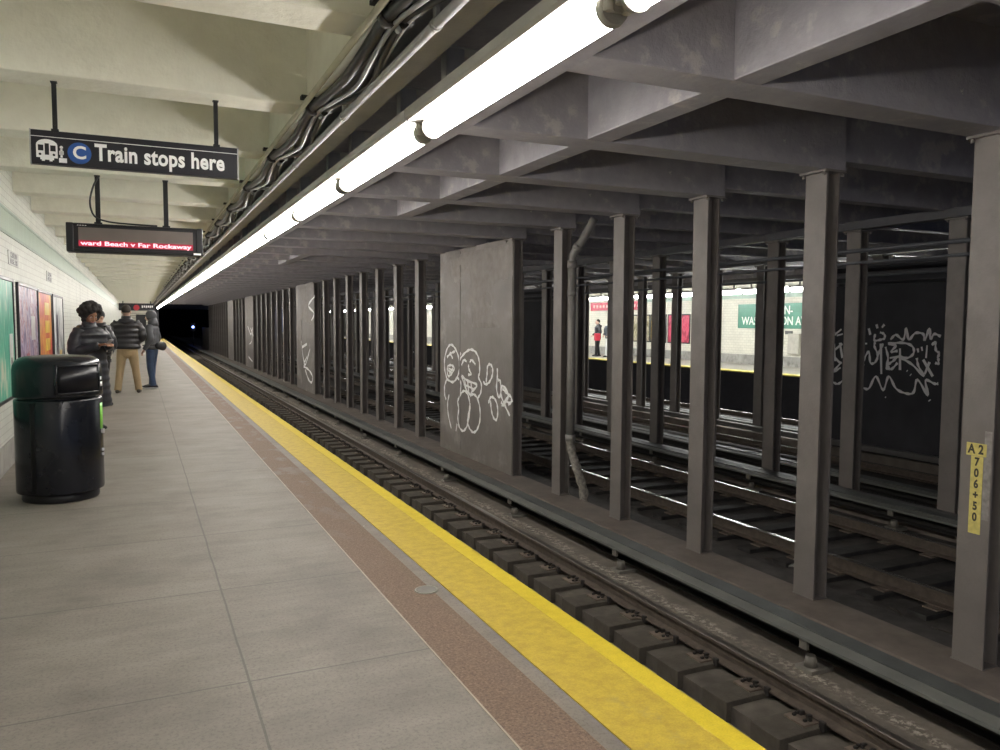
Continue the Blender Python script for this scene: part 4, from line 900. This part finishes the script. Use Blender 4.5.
def person(loc, heading, lab, hgt=1.75, skin=skin_l, coat=None, coat_len=.5, puff=.03, trousers=None, shoes=None, hair=None, style='short',
           arms='down', stance=.13, head_down=0., head_turn=0., extras=None, sole=None, bulk=1., group=None):
    r = empty('person', loc, heading); tag(r, lab, 'person', group); k = hgt/1.75
    V = lambda x, y, z: Vector((x*k, y*k, z*k))
    sh, hip, nk = 1.44, .92, 1.50
    armp = {}
    for s in (-1, 1):
        S_ = V(s*.19, 0, sh-.02)
        if arms == 'phone': E_, Wr = V(s*.27, .03, 1.13), V(s*.075, .29, 1.22)
        elif arms == 'front': E_, Wr = V(s*.29, -.03, 1.14), V(s*.16, .20, 1.02)
        elif arms == 'pocket': E_, Wr = V(s*.26, -.06, 1.14), V(s*.22, .10, .90)
        else: E_, Wr = V(s*.25, -.02, 1.13), V(s*.25, .06, .88)
        armp[s] = (S_, E_, Wr)
    ft = {s: V(s*stance, (.05 if s > 0 else -.04), 0) for s in (-1, 1)}
    # body
    bm = B()
    loft(bm, [V(0,0,hip-.05), V(0,0,1.02), V(0,.0,1.22), V(0,0,1.36), V(0,-.01,1.43), V(0,-.005,1.50), V(0,.01,1.56)], [(.155*k,.10*k),(.14*k,.09*k),(.15*k,.10*k),(.15*k,.085*k),(.09*k,.06*k),(.056*k,.058*k),(.052*k,.055*k)], 20, ref=Vector((0,1,0)), round_caps=True)
    for s in (-1, 1):
        S_, E_, Wr = armp[s]; S_ = S_+V(-s*.03, 0, -.04)
        loft(bm, [S_, S_.lerp(E_, .5), E_, E_.lerp(Wr, .45), Wr], [.042*k,.042*k,.038*k,.035*k,.025*k], 12, round_caps=True)
        hand(bm, Wr, Wr-E_ if arms != 'phone' else Vector((-s*.35, .8, .15)), s, .6)
        f = ft[s]; hp = V(s*.09, 0, hip-.04); kn = V(s*(.09+stance)*.5, .025, .50)
        loft(bm, [hp, hp.lerp(kn, .5), kn, kn.lerp(f+V(0,0,.09), .4), f+V(0,0,.09)], [.088*k,.072*k,.052*k,.050*k,.036*k], 14, round_caps=True)
        loft(bm, [f+V(0,-.04,.045), f+V(0,.06,.04), f+V(0,.15,.03)], [(.035*k,.035*k),(.04*k,.03*k),(.035*k,.022*k)], 10, ref=Vector((0,0,1)), round_caps=True)
    # head in its own frame
    hb = B()
    ball(hb, (0,-.008,.03), (.077,.096,.098), 24); loft(hb, [(0,.005,-.02),(0,.022,-.075),(0,.03,-.098)], [(.066,.072),(.05,.055),(.026,.03)], 16, ref=Vector((0,1,0)), round_caps=True)
    loft(hb, [(0,.088,.03),(0,.102,-.005),(0,.104,-.022)], [.009,.013,.016], 8, round_caps=True)                       # nose
    for s in (-1, 1):
        ball(hb, (s*.079,-.008,.0), (.010,.022,.032), 10); ball(hb, (s*.013,.094,-.022), .010, 8); ball(hb, (s*.038,.068,-.012), (.026,.024,.022), 10)
    loft(hb, [(-.022,.081,-.052),(0,.089,-.052),(.022,.081,-.052)], [.008,.011,.008], 8, round_caps=True)
    hm = Matrix.Translation(V(0,.02,1.635)) @ Matrix.Rotation(head_turn, 4, 'Z') @ Matrix.Rotation(-head_down, 4, 'X') @ Matrix.Scale(k*1.05, 4)
    hb.transform(hm); tmp = bpy.data.meshes.new('h'); hb.to_mesh(tmp); hb.free(); bm.from_mesh(tmp)
    body = fused('body', bm, skin, r, .009, 2)
    e = B(); e2 = B(); e3 = B()
    for s in (-1, 1):
        ball(e, (s*.030,.079,.016), (.013,.008,.007), 10); ball(e2, (s*.030,.0855,.015), (.006,.004,.006), 8)
        loft(e2, [(s*.014,.087,.036),(s*.032,.084,.041),(s*.048,.074,.036)], [.004,.005,.003], 6)
    loft(e3, [(-.022,.090,-.052),(0,.0985,-.051),(.022,.090,-.052)], [.004,.0065,.004], 6, round_caps=True)
    for b_, m_, n_ in ((e, eye_w, 'eye'), (e2, eye_b, 'iris'), (e3, lip, 'mouth')):
        b_.transform(hm); obj(n_, b_, m_, body)
    # trousers
    if trousers:
        bm = B()
        loft(bm, [V(0,0,hip-.09), V(0,0,hip), V(0,0,1.02)], [(.175*k,.125*k),(.178*k,.125*k),(.165*k,.115*k)], 20, ref=Vector((0,1,0)), round_caps=True)
        for s in (-1, 1):
            f = ft[s]; hp = V(s*.09, 0, hip-.04); kn = V(s*(.09+stance)*.5, .025, .50); an = f+V(0,0,.06)
            pts = [hp, hp.lerp(kn, .5), kn, kn.lerp(an, .3), kn.lerp(an, .6), kn.lerp(an, .85), an]
            loft(bm, pts, [.105*k,.092*k,.074*k,.073*k,.067*k,.066*k,.070*k], 14, round_caps=False)
        fused('trousers', bm, trousers, r, .011, 2)
    if shoes:
        for s in (-1, 1):
            f = ft[s]; bm = B()
            loft(bm, [f+V(0,-.065,.045), f+V(0,-.02,.06), f+V(0,.06,.05), f+V(0,.14,.038), f+V(0,.185,.03)], [(.036*k,.034*k),(.042*k,.048*k),(.044*k,.042*k),(.044*k,.032*k),(.032*k,.022*k)], 14, ref=Vector((0,0,1)), round_caps=True)
            sh_ = obj('shoe', bm, shoes, r)
            if sole:
                bm = B(); loft(bm, [f+V(0,-.07,.014), f+V(0,.06,.014), f+V(0,.19,.014)], [(.040*k,.013*k),(.047*k,.013*k),(.036*k,.013*k)], 14, ref=Vector((0,0,1)), round_caps=True); obj('sole', bm, sole, sh_)
    # coat: quilted body and sleeves
    bm = B(); z0 = hip-coat_len; N = 44; pts = []; rad = []
    for i in range(N+1):
        z = z0+(1.47-z0)*i/N; q = 1+puff*math.cos(2*PI*z/.105)
        prof = [(z0, .255 if coat_len > .3 else .205), (hip, .215), (1.05, .20), (1.25, .215), (1.38, .222), (1.44, .17), (1.47, .12)]
        for (za, ra), (zb, rb) in zip(prof, prof[1:]):
            if za <= z <= zb: w = ra+(rb-ra)*(z-za)/(zb-za+1e-6); break
        pts.append(V(0, 0, z)); rad.append((w*q*k*bulk, w*.70*q*k*bulk))
    loft(bm, pts, rad, 28, ref=Vector((0,1,0)))
    for s in (-1, 1):
        S_, E_, Wr = armp[s]; pp = []; rr = []
        path = catmull([S_+V(-s*.04,0,.0), S_.lerp(E_, .5)+V(s*.02,0,0), E_, E_.lerp(Wr, .5), Wr], 9)
        L = 0
        for i, p_ in enumerate(path):
            if i: L += (p_-path[i-1]).length
            t_ = i/(len(path)-1); rr.append((.083-.036*t_)*k*bulk*(1+puff*1.5*math.cos(2*PI*L/.1))); pp.append(p_)
        loft(bm, pp, rr, 16)
    c_ = fused('coat' if coat_len > .3 else 'jacket', bm, coat, r, .010, 1)
    bm = B()   # collar
    loft(bm, [V(0,-.02,1.42), V(0,-.02,1.48), V(0,-.01,1.55)], [(.125*k,.11*k),(.10*k,.095*k),(.092*k,.088*k)], 20, ref=Vector((0,1,0))); obj('collar', bm, coat, c_)
    hk = B()
    if style == 'curly':
        rnd = random.Random(3)
        for i in range(150):
            a = rnd.uniform(0, 2*PI); el = rnd.uniform(-1.0, 1.45); d = Vector((math.cos(a)*math.cos(el), math.sin(a)*math.cos(el), math.sin(el)))
            if d.y > .35 and d.z < .42: continue
            c0 = Vector((d.x*.135, d.y*.115-.03, d.z*.125+.04)); ball(hk, c0, rnd.uniform(.024, .042), 8)
        ball(hk, (0,-.035,.05), (.118,.11,.115), 16)
        hk.transform(hm); fused('hair', hk, hair, r, .008, 1)
    elif style == 'hood':
        ball(hk, (0,-.022,.03), (.108,.115,.125), 24)
        hk.transform(hm)
        cut = hm @ Vector((0,.075,-.01)); nrm = (hm.to_3x3() @ Vector((0,1,-.1))).normalized()
        bmesh.ops.bisect_plane(hk, geom=hk.verts[:]+hk.edges[:]+hk.faces[:], plane_co=cut, plane_no=nrm, clear_outer=True)
        loft(hk, [V(0,-.045,1.44), V(0,-.04,1.52), V(0,-.02,1.60)], [(.13*k,.11*k),(.11*k,.10*k),(.098*k,.092*k)], 20, ref=Vector((0,1,0)))
        o = obj('hood', hk, coat, c_)
    else:
        ball(hk, (0,-.022,.045), (.083,.098,.095), 24)
        hk.transform(hm)
        cut = hm @ Vector((0,.055,.03)); nrm = (hm.to_3x3() @ Vector((0,.75,-.9))).normalized()
        bmesh.ops.bisect_plane(hk, geom=hk.verts[:]+hk.edges[:]+hk.faces[:], plane_co=cut, plane_no=nrm, clear_outer=True)
        obj('hair' if style == 'short' else 'knit_hat', hk, hair, r)
    if style != 'hood' and coat_len != .001:      # hood hanging at the back of the neck
        bm = B(); loft(bm, [V(-.11,-.03,1.47), V(-.07,-.12,1.46), V(0,-.145,1.44), V(.07,-.12,1.46), V(.11,-.03,1.47)], [.035*k,.05*k,.06*k,.05*k,.035*k], 12, round_caps=True); obj('folded_hood', bm, coat, c_)
    if extras: extras(r, V, armp)
    return r
def rot_to(dx, dy): return math.atan2(-dx, dy)
puffer = mat('puffer_black', (.018,.019,.024), .42, var=.2, bmp=.25, bscale=25)
def phone_x(r, V, ap):
    bm = B(); bx(bm, -.038, .038, -.075, .075, -.004, .004, bev=.003)
    bm.transform(Matrix.Translation(V(0,.385,1.255)) @ Matrix.Rotation(math.radians(35), 4, 'X')); tagless = obj('phone', bm, mat('phone', (.35,.36,.38), .2, bmp=0)); tagless.matrix_world = r.matrix_basis
    tag(tagless, 'pale phone held in both hands by the woman in the long coat', 'phone')
    bm = B(); loft(bm, catmull([V(-.20,.16,1.02), V(-.215,.175,1.12), V(-.16,.2,1.2), V(-.1,.21,1.12)], 5), [.009]*16, 8); obj('bag_strap', bm, mat('strap_pale', (.6,.58,.5), .5, bmp=0), r)
person((-.60, 12., 0), rot_to(.62, -.78), 'woman with curly dark hair in a long black puffer coat, looking at her phone', 1.68, skin_d, puffer, .58, .03, mat('leggings', (.015,.015,.018), .7), black_metal,
       mat('hair_black', (.012,.009,.008), .75, bmp=.3), 'curly', 'phone', .09, math.radians(28), math.radians(-8), phone_x, bulk=1.14)
khaki = mat('khaki_cloth', (.36,.265,.15), .8, var=.1, bmp=.3)
person((-.215, 17.8, 0), rot_to(.12, 1.), 'man seen from behind in a black puffer jacket and khaki trousers', 1.80, skin_l, mat('puffer_dark', (.022,.021,.024), .45, var=.2, bmp=.25, bscale=25), .02, .045, khaki,
       mat('shoe_brown', (.05,.04,.03), .5), mat('hair_dark', (.025,.018,.014), .7, bmp=.3), 'short', 'front', .19, math.radians(10), 0, bulk=1.18)
person((-.60, 15.2, 0), rot_to(-.75, -.65), 'person in a black knit hat half hidden behind the woman with the phone', 1.66, skin_l, puffer, .1, .02, black_metal, black_metal, mat('hat_black', (.02,.02,.022), .8), 'hat', 'pocket', .1, math.radians(20), 0)
def sling(r, V, ap):
    bm = B(); loft(bm, [V(-.13,-.17,.98), V(0,-.235,.97), V(.13,-.17,.98)], [(.06*1,.075),(.085,.10),(.06,.075)], 16, round_caps=True)
    b_ = obj('waist_bag', bm, mat('bag_black', (.02,.02,.022), .6)); b_.matrix_world = r.matrix_basis; tag(b_, 'black pouch worn at the back by the hooded person', 'bag')
    bm = B(); loft(bm, catmull([V(-.13,-.16,1.0), V(-.21,0,1.0), V(-.13,.16,.99), V(.13,.16,.99), V(.21,0,1.0), V(.13,-.16,1.0)], 6), [.012]*31, 8); obj('strap', bm, black_metal, b_)
person((.27, 19.0, 0), rot_to(-.93, .30), 'person in a grey hooded jacket and blue jeans facing the wall', 1.70, skin_l, mat('hoodie_grey', (.075,.077,.085), .7, var=.15, bmp=.3), .02, .008,
       mat('denim', (.035,.06,.12), .8, var=.2, bmp=.3), mat('sneaker_black', (.02,.02,.022), .5), None, 'hood', 'pocket', .08, math.radians(8), 0, sling, sole=mat('sole_white', (.6,.6,.6), .5))
person((19.0, 30.2, 0), rot_to(-.8, .2), 'person in dark clothes with a red bag on the opposite platform', 1.66, skin_l, puffer, .1, .01, black_metal, black_metal, mat('hair_dark', (.025,.018,.014), .7), 'short', 'front', .1,
       extras=lambda r, V, ap: (lambda b_: (setattr(b_, 'matrix_world', r.matrix_basis), tag(b_, 'red bag held by the person on the opposite platform', 'bag')))(box_obj('red_bag', (-.42,-.2,.0,.25,.72,1.05), mat('bag_red', (.55,.03,.06), .5), None, bev=.03)))
person((18.9, 29.1, 0), rot_to(-.8, -.2), 'person in a dark jacket and pale trousers on the opposite platform', 1.68, skin_l, mat('jacket_slate', (.06,.07,.08), .6), .05, .01, mat('trousers_pale', (.6,.6,.58), .7), black_metal,
       mat('hood_tan', (.25,.24,.2), .8), 'hat', 'front', .12)

# ---------------------------------------------------------------- litter between the tracks
for i, (x, y, L, a, l) in enumerate(((6.75, 5.15, .34, .4, 'dark splintered stick lying beyond the near column curb'), (6.62, 5.3, .26, -.6, 'thin bent twig of debris crossing the stick'), (6.7, 4.55, .4, .15, 'long thin stick on the dirty floor near the numbered column'),
                                     (6.6, 4.3, .3, .5, 'short stick at the foot of the numbered column'), (6.9, 6.9, .3, -.3, 'splintered stick between the second and third columns'))):
    bm = B(); d = Vector((math.sin(a), math.cos(a), 0)); p0 = Vector((x, y, -1.345)); loft(bm, [p0-d*L/2, p0+Vector((.01,0,.02)), p0+d*L/2], [.006,.011,.005], 6)
    tag(obj('debris_stick', bm, mat('stick', (.045,.038,.03), .9)), l, 'debris')
for i, (x, y, s, l) in enumerate(((6.55, 5.75, .05, 'crumpled pale paper scrap just beyond the near curb'), (6.45, 4.9, .04, 'small pale crumpled wrapper on the dirty floor by the curb'), (7.0, 6.7, .07, 'pale crumpled wrapper between the second and third columns'))):
    bm = B(); bmesh.ops.create_icosphere(bm, subdivisions=2, radius=s, matrix=Matrix.Translation((x, y, -1.345)) @ Matrix.Diagonal((1.6, 1, .35, 1)))
    for v in bm.verts: v.co += Vector((random.uniform(-1,1), random.uniform(-1,1), random.uniform(-.4,.4)))*s*.25
    tag(obj('paper_scrap', bm, mat('paper', (.42,.40,.36), .8)), l, 'litter')
